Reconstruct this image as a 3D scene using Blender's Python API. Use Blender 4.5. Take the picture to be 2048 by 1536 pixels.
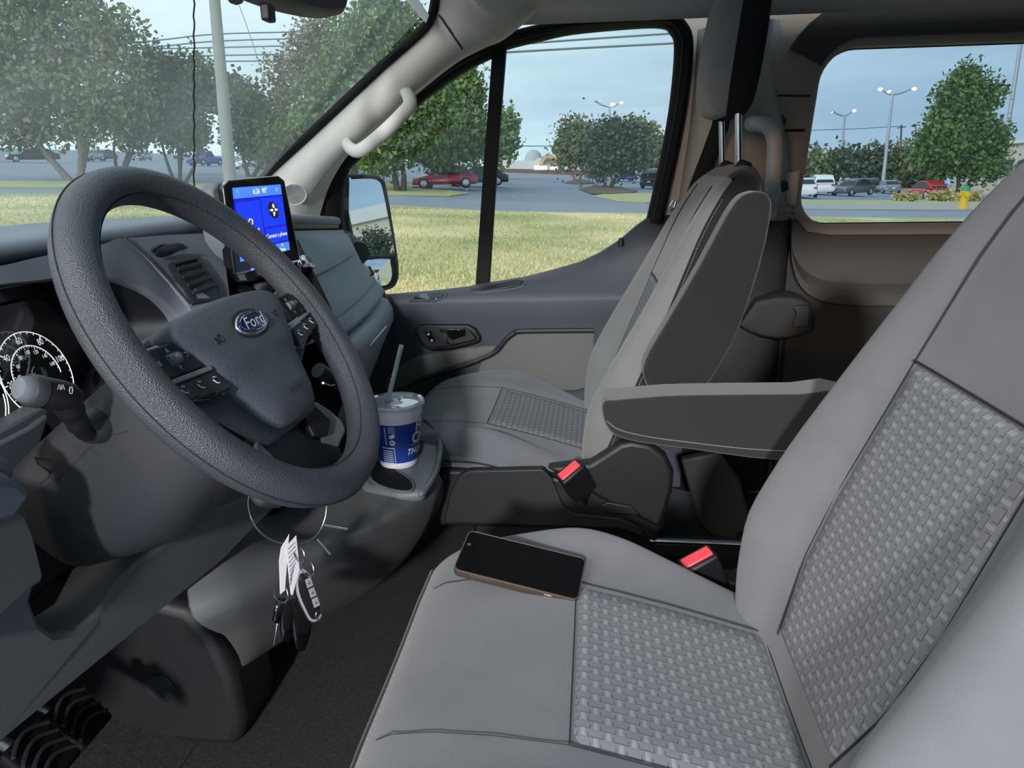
import bpy, bmesh, math, random
import numpy as np
from mathutils import Vector, Matrix
random.seed(7); rng = np.random.default_rng(7)
for o in list(bpy.data.objects): bpy.data.objects.remove(o, do_unlink=True)
scene = bpy.context.scene
COL = scene.collection
# ------------------------------------------------------------------ camera
# vehicle frame: +X towards the rear of the van, +Y towards the passenger side, +Z up; ground near z=0
FPX = 1500.0; ZC = 1.65
YAW, PIT, ROL = -0.1107, 0.2801, -0.0194
_fh = Vector((math.sin(YAW), math.cos(YAW), 0)); _r = Vector((math.cos(YAW), -math.sin(YAW), 0)); _up = Vector((0, 0, 1))
FW = _fh*math.cos(PIT) - _up*math.sin(PIT); _cu = _up*math.cos(PIT) + _fh*math.sin(PIT)
RT = _r*math.cos(ROL) + _cu*math.sin(ROL); CU = _cu*math.cos(ROL) - _r*math.sin(ROL)
CAM = Vector((0, 0, ZC))
cd = bpy.data.cameras.new('camera'); cam = bpy.data.objects.new('camera', cd); COL.objects.link(cam)
cd.sensor_width = 36; cd.lens = FPX*36/2048; cd.clip_start = .02; cd.clip_end = 2000
cam.matrix_world = Matrix(((RT.x, CU.x, -FW.x, 0), (RT.y, CU.y, -FW.y, 0), (RT.z, CU.z, -FW.z, ZC), (0, 0, 0, 1)))
scene.camera = cam
# ------------------------------------------------------------------ light
vs = scene.view_settings
vs.view_transform = 'Standard'; vs.look = 'None'; vs.gamma = 1; vs.use_curve_mapping = False; vs.exposure = 0.0
W = bpy.data.worlds.new('sky'); scene.world = W; W.use_nodes = True
nt = W.node_tree; nt.nodes.clear()
def wn(t, **k):
    n = nt.nodes.new(t)
    for a, b in k.items(): setattr(n, a, b)
    return n
tc = wn('ShaderNodeTexCoord'); sep = wn('ShaderNodeSeparateXYZ'); nt.links.new(tc.outputs['Generated'], sep.inputs[0])
# brighter, paler sky ahead of the van (towards -X), bluer to the rear
mr = wn('ShaderNodeMapRange'); nt.links.new(sep.outputs[0], mr.inputs[0])
mr.inputs[1].default_value = -.75; mr.inputs[2].default_value = .55
rampH = wn('ShaderNodeValToRGB'); nt.links.new(mr.outputs[0], rampH.inputs[0])
e = rampH.color_ramp.elements; e[0].color = (.90, 1.06, 1.10, 1); e[1].color = (.30, .45, .60, 1)
m_ = rampH.color_ramp.elements.new(.52); m_.color = (.60, .80, .90, 1)
mp = wn('ShaderNodeMapping'); mp.inputs['Scale'].default_value = (1.6, 1.6, 7.5); mp.inputs['Location'].default_value = (3.1, .4, 1.3)
nt.links.new(tc.outputs['Generated'], mp.inputs[0])
nz = wn('ShaderNodeTexNoise'); nz.inputs['Scale'].default_value = 1.6; nz.inputs['Detail'].default_value = 6; nz.inputs['Roughness'].default_value = .55
nt.links.new(mp.outputs[0], nz.inputs['Vector'])
rc = wn('ShaderNodeValToRGB'); nt.links.new(nz.outputs['Fac'], rc.inputs[0])
rc.color_ramp.elements[0].position = .38; rc.color_ramp.elements[0].color = (.80, .84, .90, 1)
rc.color_ramp.elements[1].position = .64; rc.color_ramp.elements[1].color = (1.16, 1.14, 1.10, 1)
mx = wn('ShaderNodeMix', data_type='RGBA', blend_type='MULTIPLY'); mx.inputs[0].default_value = .9
nt.links.new(rampH.outputs[0], mx.inputs[6]); nt.links.new(rc.outputs[0], mx.inputs[7])
bg = wn('ShaderNodeBackground'); bg.inputs[1].default_value = 1.08
nt.links.new(mx.outputs[2], bg.inputs[0]); ow = wn('ShaderNodeOutputWorld'); nt.links.new(bg.outputs[0], ow.inputs[0])
def area(name, loc, target, size, power, col):
    l = bpy.data.lights.new(name, 'AREA'); l.shape = 'DISK'; l.size = size; l.energy = power; l.color = col
    o = bpy.data.objects.new(name, l); COL.objects.link(o); o.location = loc
    o.rotation_euler = (Vector(target) - Vector(loc)).to_track_quat('-Z', 'Y').to_euler(); return o
# parking-lot lamps on the driver's side of the van (outside, behind the open door)
area('lot_lamp_light', (-.15, -4.2, 3.1), (-.2, 1.0, 1.2), .32, 330, (.97, .98, 1.0))
area('lot_lamp_light_warm', (-2.05, -4.4, 2.42), (.3, 1.5, 1.5), .5, 62, (1.0, .58, .32))
sun = bpy.data.lights.new('hazy_sun', 'SUN'); sun.energy = 1.5; sun.angle = math.radians(25); sun.color = (1.0, .95, .88)
so = bpy.data.objects.new('hazy_sun', sun); COL.objects.link(so); so.rotation_euler = Vector((.45, 1.0, -.62)).to_track_quat('-Z', 'Y').to_euler()

# ------------------------------------------------------------------ helpers
def ray(u, v): return FW*FPX + RT*(u-1024) - CU*(v-768)
def at(u, v, X=None, Y=None, Z=None, D=None):
    """photo pixel -> point of the place on a plane at known X, Y, Z or camera distance D"""
    d = ray(u, v)
    if X is not None: t = X/d.x
    elif Y is not None: t = Y/d.y
    elif Z is not None: t = (Z-ZC)/d.z
    else: t = D/FPX
    return CAM + d*t
def onplane(u, v, p0, n):
    d = ray(u, v); return CAM + d*((p0-CAM).dot(n)/d.dot(n))
MATS = {}
def mat(name, col=(.5, .5, .5), rough=.5, metal=0., bump=None, var=None, spec=.5, emit=None, coat=0., sheen=0., island=None, trans=0., alpha=None):
    m = bpy.data.materials.new(name); m.use_nodes = True; MATS[name] = m
    t = m.node_tree; b = t.nodes['Principled BSDF']; L = t.links.new
    b.inputs['Base Color'].default_value = (*col, 1); b.inputs['Roughness'].default_value = rough; b.inputs['Metallic'].default_value = metal
    b.inputs['Specular IOR Level'].default_value = spec
    if coat: b.inputs['Coat Weight'].default_value = coat; b.inputs['Coat Roughness'].default_value = .08
    if sheen: b.inputs['Sheen Weight'].default_value = sheen; b.inputs['Sheen Roughness'].default_value = .5
    if trans: b.inputs['Transmission Weight'].default_value = trans
    if emit: b.inputs['Emission Color'].default_value = (*emit[0], 1); b.inputs['Emission Strength'].default_value = emit[1]
    co = t.nodes.new('ShaderNodeTexCoord')
    if var:   # (scale, second colour, contrast)
        n = t.nodes.new('ShaderNodeTexNoise'); n.inputs['Scale'].default_value = var[0]; n.inputs['Detail'].default_value = 5
        L(co.outputs['Object'], n.inputs['Vector'])
        r = t.nodes.new('ShaderNodeValToRGB'); L(n.outputs['Fac'], r.inputs[0])
        c = var[2] if len(var) > 2 else .2
        r.color_ramp.elements[0].position = .5-c; r.color_ramp.elements[1].position = .5+c
        r.color_ramp.elements[0].color = (*col, 1); r.color_ramp.elements[1].color = (*var[1], 1)
        L(r.outputs[0], b.inputs['Base Color'])
    if island:  # list of colours picked per mesh island
        g = t.nodes.new('ShaderNodeNewGeometry'); r = t.nodes.new('ShaderNodeValToRGB'); L(g.outputs['Random Per Island'], r.inputs[0])
        el = r.color_ramp.elements; el[0].color = (*island[0], 1); el[1].color = (*island[-1], 1)
        for k, c in enumerate(island[1:-1]): el.new((k+1)/(len(island)-1)).color = (*c, 1)
        L(r.outputs[0], b.inputs['Base Color'])
    if bump:  # (scale, strength[, kind])
        kind = bump[2] if len(bump) > 2 else 'noise'
        if kind == 'vor':
            n = t.nodes.new('ShaderNodeTexVoronoi'); n.inputs['Scale'].default_value = bump[0]; out = n.outputs['Distance']
        elif kind == 'wave':
            n = t.nodes.new('ShaderNodeTexWave'); n.inputs['Scale'].default_value = bump[0]; n.inputs['Distortion'].default_value = 1.0; out = n.outputs['Fac']
        else:
            n = t.nodes.new('ShaderNodeTexNoise'); n.inputs['Scale'].default_value = bump[0]; n.inputs['Detail'].default_value = 3; out = n.outputs['Fac']
        L(co.outputs['Object'], n.inputs['Vector'])
        bp = t.nodes.new('ShaderNodeBump'); bp.inputs['Strength'].default_value = bump[1]; bp.inputs['Distance'].default_value = .002
        L(out, bp.inputs['Height']); L(bp.outputs[0], b.inputs['Normal'])
    return m
def glass(name, tint, veil=.03, refl=.6):
    m = bpy.data.materials.new(name); m.use_nodes = True; MATS[name] = m; t = m.node_tree; t.nodes.clear(); L = t.links.new
    tr = t.nodes.new('ShaderNodeBsdfTransparent'); tr.inputs[0].default_value = (*tint, 1)
    gl = t.nodes.new('ShaderNodeBsdfGlossy'); gl.inputs['Roughness'].default_value = .01
    fr = t.nodes.new('ShaderNodeFresnel'); fr.inputs[0].default_value = 1.45
    mu = t.nodes.new('ShaderNodeMath'); mu.operation = 'MULTIPLY'; mu.inputs[1].default_value = refl; L(fr.outputs[0], mu.inputs[0])
    m1 = t.nodes.new('ShaderNodeMixShader'); L(mu.outputs[0], m1.inputs[0]); L(tr.outputs[0], m1.inputs[1]); L(gl.outputs[0], m1.inputs[2])
    df = t.nodes.new('ShaderNodeBsdfTranslucent'); df.inputs[0].default_value = (.8, .86, .84, 1)
    co = t.nodes.new('ShaderNodeTexCoord'); n = t.nodes.new('ShaderNodeTexNoise'); n.inputs['Scale'].default_value = 3.5; n.inputs['Detail'].default_value = 4; L(co.outputs['Object'], n.inputs['Vector'])
    m3 = t.nodes.new('ShaderNodeMath'); m3.operation = 'MULTIPLY'; m3.inputs[1].default_value = veil*2; L(n.outputs['Fac'], m3.inputs[0])
    m2 = t.nodes.new('ShaderNodeMixShader'); L(m3.outputs[0], m2.inputs[0]); L(m1.outputs[0], m2.inputs[1]); L(df.outputs[0], m2.inputs[2])
    o = t.nodes.new('ShaderNodeOutputMaterial'); L(m2.outputs[0], o.inputs[0]); return m

OFF = {}
def tag(o, label=None, cat=None, group=None, kind=None):
    if label: o['label'] = label
    if cat: o['category'] = cat
    if group: o['group'] = group
    if kind: o['kind'] = kind
    return o
def thing(name, label, cat, loc=(0, 0, 0), group=None, kind=None, mw=None):
    o = bpy.data.objects.new(name, None); COL.objects.link(o); o.empty_display_size = .05
    if mw is not None: o.matrix_world = mw; OFF[o.name] = Vector((0, 0, 0))
    else: o.location = loc; OFF[o.name] = Vector(loc)
    return tag(o, label, cat, group, kind)
def raw(name, V, Fc, m, parent=None, smooth=True, bevel=0., bseg=2, sub=0, solid=0., label=None, kind=None, uv=None, angle=40):
    """link one mesh object; V are place coordinates (or local ones when the parent has its own matrix)"""
    V = [Vector(v) for v in V]
    if parent is not None: off = OFF.get(parent.name, Vector((0, 0, 0)))
    else:
        xs = [v.x for v in V]; ys = [v.y for v in V]; zs = [v.z for v in V]
        off = Vector(((min(xs)+max(xs))/2, (min(ys)+max(ys))/2, min(zs)))
    me = bpy.data.meshes.new(name); me.from_pydata([v-off for v in V], [], Fc); me.update()
    if smooth:
        me.polygons.foreach_set('use_smooth', [True]*len(me.polygons))
    me.materials.append(MATS[m] if isinstance(m, str) else m)
    if uv is not None:
        l = me.uv_layers.new(name='uv')
        for lp in me.loops: l.data[lp.index].uv = uv[lp.vertex_index]
    o = bpy.data.objects.new(name, me); COL.objects.link(o)
    if parent is None: o.location = off
    else: o.parent = parent
    OFF[o.name] = off
    if solid: s = o.modifiers.new('solid', 'SOLIDIFY'); s.thickness = solid; s.offset = 0
    if bevel: b = o.modifiers.new('bevel', 'BEVEL'); b.width = bevel; b.segments = bseg; b.limit_method = 'ANGLE'; b.angle_limit = math.radians(angle)
    if sub: s = o.modifiers.new('sub', 'SUBSURF'); s.levels = sub; s.render_levels = sub
    if smooth and not sub:
        try: me.set_sharp_from_angle(angle=math.radians(angle+5))
        except Exception: pass
    if label: o['label'] = label
    if kind: o['kind'] = kind
    return o
def prism(poly, vec):
    """closed polygon extruded along vec"""
    n = len(poly); P = [Vector(p) for p in poly]; vec = Vector(vec)
    V = P + [p+vec for p in P]
    F = [tuple(range(n))[::-1], tuple(range(n, 2*n))] + [(i, (i+1) % n, n+(i+1) % n, n+i) for i in range(n)]
    nrm = sum(((P[i]-P[0]).cross(P[(i+1) % n]-P[0]) for i in range(n)), Vector())
    if nrm.dot(vec) < 0: F = [f[::-1] for f in F]
    return V, F
def boxm(c, s, R=None):
    c = Vector(c); V = []
    for x in (-1, 1):
        for y in (-1, 1):
            for z in (-1, 1):
                v = Vector((x*s[0]/2, y*s[1]/2, z*s[2]/2)); V.append(c + (R @ v if R is not None else v))
    F = [(0, 1, 3, 2), (4, 6, 7, 5), (0, 4, 5, 1), (2, 3, 7, 6), (0, 2, 6, 4), (1, 5, 7, 3)]
    return V, F
def tube(pts, r, seg=10, cap=True, closed=False, flat=1.0, up=None):
    P = [Vector(p) for p in pts]; n = len(P); V = []; F = []
    rr = r if isinstance(r, (list, tuple)) else [r]*n
    prev = None
    for i in range(n):
        if closed: t = (P[(i+1) % n]-P[i-1])
        else: t = P[min(i+1, n-1)]-P[max(i-1, 0)]
        t.normalize()
        if prev is None:
            a = Vector(up) if up is not None else (Vector((0, 0, 1)) if abs(t.z) < .9 else Vector((1, 0, 0)))
        else: a = prev
        a = (a - t*a.dot(t)).normalized(); b = t.cross(a); prev = a
        for k in range(seg):
            w = 2*math.pi*k/seg; V.append(P[i] + a*math.cos(w)*rr[i] + b*math.sin(w)*rr[i]*flat)
    m = n if closed else n-1
    for i in range(m):
        j = (i+1) % n
        for k in range(seg): F.append((i*seg+k, i*seg+(k+1) % seg, j*seg+(k+1) % seg, j*seg+k))
    if cap and not closed: F += [tuple(range(seg))[::-1], tuple(range((n-1)*seg, n*seg))]
    return V, F
def loft(rings, closed=True, cap=True):
    n = len(rings[0]); V = [Vector(p) for r in rings for p in r]; F = []
    for i in range(len(rings)-1):
        for k in range(n if closed else n-1):
            F.append((i*n+k, i*n+(k+1) % n, (i+1)*n+(k+1) % n, (i+1)*n+k))
    if cap and closed: F += [tuple(range(n))[::-1], tuple(range((len(rings)-1)*n, len(rings)*n))]
    return V, F
def lathe(prof, c, seg=32, axis=None):
    c = Vector(c); ax = (Vector(axis) if axis is not None else Vector((0, 0, 1))).normalized()
    a = ax.orthogonal().normalized(); b = ax.cross(a)
    return loft([[c + ax*z + (a*math.cos(2*math.pi*k/seg) + b*math.sin(2*math.pi*k/seg))*r for k in range(seg)] for r, z in prof])
def join(*vf):
    V = []; F = []
    for v, f in vf:
        o = len(V); V += list(v); F += [tuple(i+o for i in q) for q in f]
    return V, F
def smoothpath(P, k=6, closed=False):
    P = [Vector(p) for p in P]; n = len(P); out = []
    for i in range(n if closed else n-1):
        p0 = P[i-1] if (i > 0 or closed) else P[0]; p1 = P[i]; p2 = P[(i+1) % n]; p3 = P[(i+2) % n] if (closed or i+2 < n) else P[-1]
        for j in range(k):
            t = j/k
            out.append(.5*((2*p1)+(p2-p0)*t+(2*p0-5*p1+4*p2-p3)*t*t+(3*p1-p0-3*p2+p3)*t**3))
    if not closed: out.append(P[-1])
    return out
TXT = {}
def textm(body, size=1., shear=0., bold=0.):
    k = (body, size, shear, bold)
    if k not in TXT:
        cu = bpy.data.curves.new('lettering', 'FONT'); cu.body = body; cu.size = size; cu.align_x = 'CENTER'; cu.align_y = 'CENTER'; cu.shear = shear; cu.offset = bold*size; cu.resolution_u = 3
        ob = bpy.data.objects.new('lettering_tmp', cu); COL.objects.link(ob)
        me = ob.to_mesh(); V = [v.co.copy() for v in me.vertices]; F = [tuple(p.vertices) for p in me.polygons]
        ob.to_mesh_clear(); bpy.data.objects.remove(ob, do_unlink=True); bpy.data.curves.remove(cu)
        TXT[k] = (V, F)
    return TXT[k]
def decal(T, px, lift, th):
    """thin plate following an existing surface T, outline in photo pixels"""
    H = [hit(T, u, v, lift) for u, v in px]; n = sum((h[1] for h in H), Vector()).normalized()
    return prism([h[0] for h in H], -n*th)
def text_at(body, size, o, ex, ey, shear=0., sx=1.):
    V, F = textm(body, size, shear); o = Vector(o); ex = Vector(ex); ey = Vector(ey)
    return [o + ex*v.x*sx + ey*v.y for v in V], F
from mathutils.bvhtree import BVHTree
def bvh(V, F): return BVHTree.FromPolygons([Vector(v) for v in V], F)
def hit(T, u, v, lift=0.):
    d = ray(u, v).normalized(); loc, nr, _, _ = T.ray_cast(CAM, d)
    if loc is None: return at(u, v, D=1.), -d
    if nr.dot(d) > 0: nr = -nr
    return loc+nr*lift, nr
def interp(tab, x):
    if x <= tab[0][0]: return tab[0][1]
    for (a, b), (c, d) in zip(tab, tab[1:]):
        if x <= c: return b + (d-b)*(x-a)/(c-a)
    return tab[-1][1]
# ------------------------------------------------------------------ materials
mat('fabric_grey', (.128, .133, .148), .92, bump=(1500, .35), var=(14, (.160, .165, .18), .3), sheen=.25, spec=.2)
mat('fabric_light', (.165, .168, .168), .92, bump=(1500, .3), var=(14, (.195, .197, .197), .3), sheen=.25, spec=.2)
mat('fabric_dark', (.021, .021, .022), .95, bump=(1500, .3), sheen=.3, spec=.2)
mat('fabric_black', (.014, .013, .013), .95, bump=(1500, .3), spec=.2)
mat('thread', (.30, .31, .32), .8)
mat('seam', (.02, .02, .022), .9)
mat('dash_plastic', (.105, .117, .138), .60, bump=(1800, .12), var=(9, (.125, .135, .155), .3))
mat('dash_top', (.19, .215, .255), .6, bump=(1300, .25))
mat('dash_plastic_lit', (.20, .228, .265), .58, bump=(1800, .12), var=(9, (.23, .255, .29), .3))  # lighter copy of the dash plastic, window light put into its colour
mat('dash_black', (.010, .011, .014), .5, bump=(1500, .15))
mat('dash_grey', (.105, .105, .108), .66, bump=(1800, .12), var=(7, (.12, .12, .122), .3))
mat('console_grey', (.13, .14, .155), .5, bump=(1800, .1))
mat('black_plastic', (.007, .0075, .009), .5, bump=(1600, .12))
mat('charcoal_plastic', (.026, .028, .032), .5, bump=(1600, .12))
mat('gloss_black', (.004, .004, .005), .06, coat=1.)
mat('leather', (.044, .050, .060), .42, bump=(900, .5, 'vor'), var=(22, (.056, .061, .070), .25))
mat('hub_leather', (.075, .083, .098), .46, bump=(900, .35, 'vor'))
mat('spoke_silver', (.34, .35, .36), .35, metal=.5)
mat('chrome', (.85, .86, .88), .12, metal=1.)
mat('steel', (.62, .63, .65), .24, metal=1.)
mat('emblem_blue', (.004, .012, .09), .15, coat=1.)
mat('white_paint', (.8, .8, .8), .4)
mat('icon_white', (.62, .65, .68), .5)
mat('emboss_dark', (.014, .015, .018), .6)
mat('gauge_glow', (.5, .5, .5), .5, emit=((.9, .95, 1.), .8))
mat('gauge_needle', (.1, .3, .3), .4, emit=((.15, .45, .45), .3))
mat('trim_light', (.47, .455, .43), .6, bump=(1400, .1), var=(5, (.50, .485, .46), .3))
mat('trim_beige', (.42, .385, .34), .6, bump=(1400, .1))
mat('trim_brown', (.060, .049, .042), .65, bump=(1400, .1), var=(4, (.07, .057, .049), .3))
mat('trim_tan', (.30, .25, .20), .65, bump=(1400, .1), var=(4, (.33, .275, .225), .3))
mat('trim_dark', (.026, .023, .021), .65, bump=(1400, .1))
mat('headliner', (.46, .45, .44), .95, bump=(900, .2))
mat('carpet', (.018, .018, .019), 1., bump=(420, 1.), var=(120, (.036, .036, .038), .22))
mat('rubber', (.006, .006, .007), .7, spec=.2)
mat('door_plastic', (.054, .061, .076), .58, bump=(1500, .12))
mat('door_insert', (.125, .123, .117), .85, bump=(1200, .25))
mat('red_button', (.80, .07, .09), .4)
mat('foam', (.80, .75, .80), .6, bump=(500, .15))
mat('cup_blue', (.015, .045, .27), .38)
mat('phone_case', (.050, .036, .032), .5)
mat('phone_rim', (.36, .25, .22), .25, metal=.8)
mat('phone_glass', (.003, .003, .004), .07, coat=1.)
mat('paper', (.70, .66, .68), .7)
mat('ink', (.10, .09, .16), .8)
mat('fob_silver', (.55, .56, .60), .3, metal=.5)
mat('fob_button', (.30, .29, .31), .5)
mat('screen_blue', (.01, .02, .3), .2, emit=((.010, .045, .85), .95))
mat('screen_blue_dark', (.01, .01, .2), .2, emit=((.010, .018, .60), .9))
mat('screen_blue_light', (.1, .2, .6), .2, emit=((.05, .20, .80), .9))
mat('screen_white', (.9, .9, .9), .3, emit=((.85, .9, 1.), 1.))
mat('screen_cyan', (.1, .7, .9), .3, emit=((.05, .55, .9), 1.))
mat('screen_dark', (.03, .02, .06), .3)
mat('mirror_glass', (.82, .88, .92), .0, metal=1.)
mat('grass_ground', (.36, .37, .13), 1., var=(.30, (.82, .68, .36), .15), bump=(25, .6))
mat('grass_blade', (.42, .42, .16), .9, var=(.30, (.88, .74, .42), .16))
mat('asphalt', (.20, .245, .31), .9, var=(.25, (.25, .29, .345), .25), bump=(60, .4))
mat('road', (.25, .28, .32), .9, var=(.2, (.30, .32, .345), .25), bump=(60, .4))
mat('concrete', (.38, .37, .345), .9, var=(1.5, (.43, .42, .39), .25))
mat('dry_grass', (.50, .46, .24), 1., var=(.6, (.38, .42, .17), .2), bump=(20, .5))
mat('mulch', (.14, .10, .075), 1., bump=(20, .6))
mat('bark', (.15, .12, .095), .95, bump=(30, .8), var=(6, (.22, .19, .15), .2))
mat('bark_dark', (.055, .05, .04), .95, bump=(30, .8))
def leafmat(n, cols): mat(n, cols[0], .75, island=cols, spec=.2)
leafmat('leaf_olive', [(.10, .15, .065), (.18, .23, .10), (.26, .29, .15), (.14, .18, .09), (.36, .30, .13)])
leafmat('leaf_dark', [(.050, .085, .055), (.095, .13, .085), (.135, .165, .11), (.07, .10, .07)])
leafmat('leaf_green', [(.085, .17, .055), (.15, .26, .08), (.21, .31, .11), (.11, .20, .07), (.34, .34, .11)])
leafmat('leaf_brown', [(.24, .20, .14), (.33, .27, .18), (.18, .19, .12), (.38, .31, .22)])
leafmat('leaf_bright', [(.08, .16, .045), (.13, .22, .07), (.06, .12, .045), (.17, .25, .09)])
leafmat('leaf_tawny', [(.42, .35, .16), (.55, .47, .23), (.34, .33, .14)])
mat('car_red', (.50, .012, .03), .25, coat=.8)
mat('car_black', (.010, .011, .014), .2, coat=.8)
mat('car_white', (.72, .74, .76), .3, coat=.5)
mat('car_silver', (.30, .32, .35), .3, metal=.5)
mat('car_grey', (.07, .075, .085), .3, coat=.5)
mat('car_blue', (.03, .10, .42), .3, coat=.5)
mat('car_window', (.012, .016, .020), .08)
mat('cover_plastic', (.012, .0125, .014), .55, bump=(1600, .12))
mat('tyre', (.012, .012, .012), .8)
mat('alloy', (.6, .61, .63), .35, metal=.7)
mat('tail_light', (.6, .015, .015), .3)
mat('head_light', (.9, .8, .6), .3, emit=((1., .78, .45), 2.5))
mat('pole_grey', (.33, .36, .38), .5, metal=.3)
mat('pole_wood', (.30, .31, .30), .9, bump=(12, .5))
mat('lamp_glow', (1, 1, 1), .4, emit=((1., .96, .82), 9.))
mat('wire', (.16, .20, .22), .7)
mat('hydrant_yellow', (.72, .48, .02), .45)
mat('hydrant_green', (.05, .25, .15), .5)
mat('stucco', (.56, .50, .40), .9, bump=(12, .3))
mat('stucco_white', (.62, .62, .60), .9)
mat('brick_brown', (.16, .09, .065), .9, bump=(8, .4))
mat('arch_tan', (.55, .36, .24), .8)
mat('roof_grey', (.42, .46, .46), .7)
mat('sign_glow', (1, 1, 1), .4, emit=((1, 1, 1), 1.6))
mat('awning', (.03, .06, .06), .8)
glass('windshield_glass', (.93, .98, .97), .095, .9)  # milky glare of reflections put into the glass as a whitish mix
glass('clear_glass', (.97, .985, .985), .008, .6)
glass('rear_glass', (.93, .96, .985), .02, .6)
glass('straw_plastic', (.93, .95, .97), .4, 1.3)
glass('lid_plastic', (.95, .93, .96), .48, 1.0)
glass('cluster_lens', (.85, .88, .9), .01, .5)
def weave(name, base, dark, lite):
    """woven seat fabric: staggered bars with dark outlines and three fine pale threads at the joints (uv in metres)"""
    m = bpy.data.materials.new(name); m.use_nodes = True; MATS[name] = m; t = m.node_tree; L = t.links.new; b = t.nodes['Principled BSDF']
    b.inputs['Roughness'].default_value = .9; b.inputs['Specular IOR Level'].default_value = .2
    uv = t.nodes.new('ShaderNodeUVMap'); s = t.nodes.new('ShaderNodeSeparateXYZ'); L(uv.outputs[0], s.inputs[0])
    def mt(op, a, b_=None, c=None):
        n = t.nodes.new('ShaderNodeMath'); n.operation = op
        for i, q in enumerate((a, b_, c)):
            if q is None: continue
            if isinstance(q, (int, float)): n.inputs[i].default_value = q
            else: L(q, n.inputs[i])
        return n.outputs[0]
    RH, BW = .0105, .024
    v = mt('DIVIDE', s.outputs[1], RH); row = mt('FLOOR', v); fv = mt('SUBTRACT', v, row)
    par = mt('MULTIPLY', mt('MODULO', mt('ADD', row, 1000.), 2.), .5)
    u = mt('ADD', mt('DIVIDE', s.outputs[0], BW), par); fu = mt('FRACT', mt('ADD', u, 100.))
    # pale joint: narrow column at fu ~ .5, thin threads
    col = mt('LESS_THAN', mt('ABSOLUTE', mt('SUBTRACT', fu, .5)), .085)
    thr = mt('GREATER_THAN', mt('SINE', mt('MULTIPLY', fu, 2*math.pi*16)), -.3)
    rowin = mt('LESS_THAN', mt('ABSOLUTE', mt('SUBTRACT', fv, .5)), .46)
    pale = mt('MULTIPLY', mt('MULTIPLY', col, thr), rowin)
    # dark outline: bottom line of each bar away from the joint, plus hooks beside it
    l1 = mt('MULTIPLY', mt('LESS_THAN', fv, .10), mt('GREATER_THAN', mt('ABSOLUTE', mt('SUBTRACT', fu, .5)), .19))
    d2 = mt('ABSOLUTE', mt('SUBTRACT', mt('ABSOLUTE', mt('SUBTRACT', fu, .5)), .21))
    l2 = mt('MULTIPLY', mt('LESS_THAN', d2, .022), mt('LESS_THAN', fv, .55))
    line = mt('MAXIMUM', l1, l2)
    c1 = t.nodes.new('ShaderNodeMix'); c1.data_type = 'RGBA'; L(pale, c1.inputs[0]); c1.inputs[6].default_value = (*base, 1); c1.inputs[7].default_value = (*lite, 1)
    c2 = t.nodes.new('ShaderNodeMix'); c2.data_type = 'RGBA'; L(line, c2.inputs[0]); L(c1.outputs[2], c2.inputs[6]); c2.inputs[7].default_value = (*dark, 1)
    L(c2.outputs[2], b.inputs['Base Color'])
    bp = t.nodes.new('ShaderNodeBump'); bp.inputs['Strength'].default_value = .5; bp.inputs['Distance'].default_value = .0012
    L(mt('SUBTRACT', mt('MULTIPLY', pale, .3), line), bp.inputs['Height']); L(bp.outputs[0], b.inputs['Normal'])
weave('fabric_weave', (.20, .205, .225), (.105, .108, .12), (.36, .37, .39))
# ================================================================== THE VAN: shell
def S(o): o['kind'] = 'structure'; return o
# floor
S(raw('floor', *boxm((.9, 1.2, .70), (4.6, 1.98, .04)), 'carpet', smooth=False))
# headliner: cross-section over Y, extruded along X, front edge curved with the windshield header
ys = [.24, .30, .42, .7, 1.2, 1.6, 1.8, 1.9, 1.96, 2.0, 2.03]
zs = [1.93, 2.0, 2.06, 2.10, 2.12, 2.115, 2.095, 2.07, 2.045, 2.02, 1.995]
rings = []
for i, (y, z) in enumerate(zip(ys, zs)):
    xf = -.36 - .12*(1-((y-1.2)/.8)**2)
    rings.append([(xf, y, z - .015)] + [(x, y, z) for x in (xf+.06, .3, .9, 1.8, 3.2)])
V, F = loft(rings, closed=False)
S(raw('ceiling', V, F, 'headliner', solid=.012))
# left rear side wall and rear bulkhead (close the cabin behind the driver)
S(raw('wall_left', *boxm((2.0, .22, 1.35), (2.4, .05, 1.35)), 'trim_dark', smooth=False))
S(raw('wall_back', *boxm((3.2, 1.2, 1.35), (.05, 1.98, 1.4)), 'trim_dark', smooth=False))
# right side wall behind the B-pillar with its rounded window opening
YW = 2.09
def rrect(x0, z0, x1, z1, r, slant=0., n=8):
    P = []
    for cx, cz, a0 in ((x1-r, z1-r, 0), (x0+r, z1-r, 90), (x0+r, z0+r, 180), (x1-r, z0+r, 270)):
        for k in range(n+1):
            a = math.radians(a0+90*k/n); z = cz+r*math.sin(a); P.append((cx+r*math.cos(a)+slant*(z-z0), z))
    return P
hole = rrect(.535, 1.49, 1.60, 1.925, .085, .075)
outer = []
for (x, z) in hole:   # matching points on the outer rectangle
    cx, cz = 1.06, 1.70; dx, dz = x-cx, z-cz
    outer.append((cx+dx, cz+dz))
def ringoff(P, d):
    n = len(P); out = []
    for i in range(n):
        a = Vector((P[i-1][0], P[i-1][1])); b = Vector((P[(i+1) % n][0], P[(i+1) % n][1])); t = (b-a).normalized(); out.append((P[i][0]+t.y*d, P[i][1]-t.x*d))
    return out
h1 = ringoff(hole, .012); h2 = ringoff(hole, .06)
bigr = [(min(max(1.06+(x-1.06)*3.4, .33), 3.2), min(max(1.70+(z-1.70)*6., .70), 2.02)) for x, z in hole]
R3 = lambda P, y: [(x, y, z) for x, z in P]
V, F = loft([R3(hole, YW+.055), R3(hole, YW+.012), R3(h1, YW), R3(h2, YW-.004), R3(bigr, YW+.004)])
F = F[:-2]
wr = S(raw('wall_right', V, F, 'trim_tan', angle=50))
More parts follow.
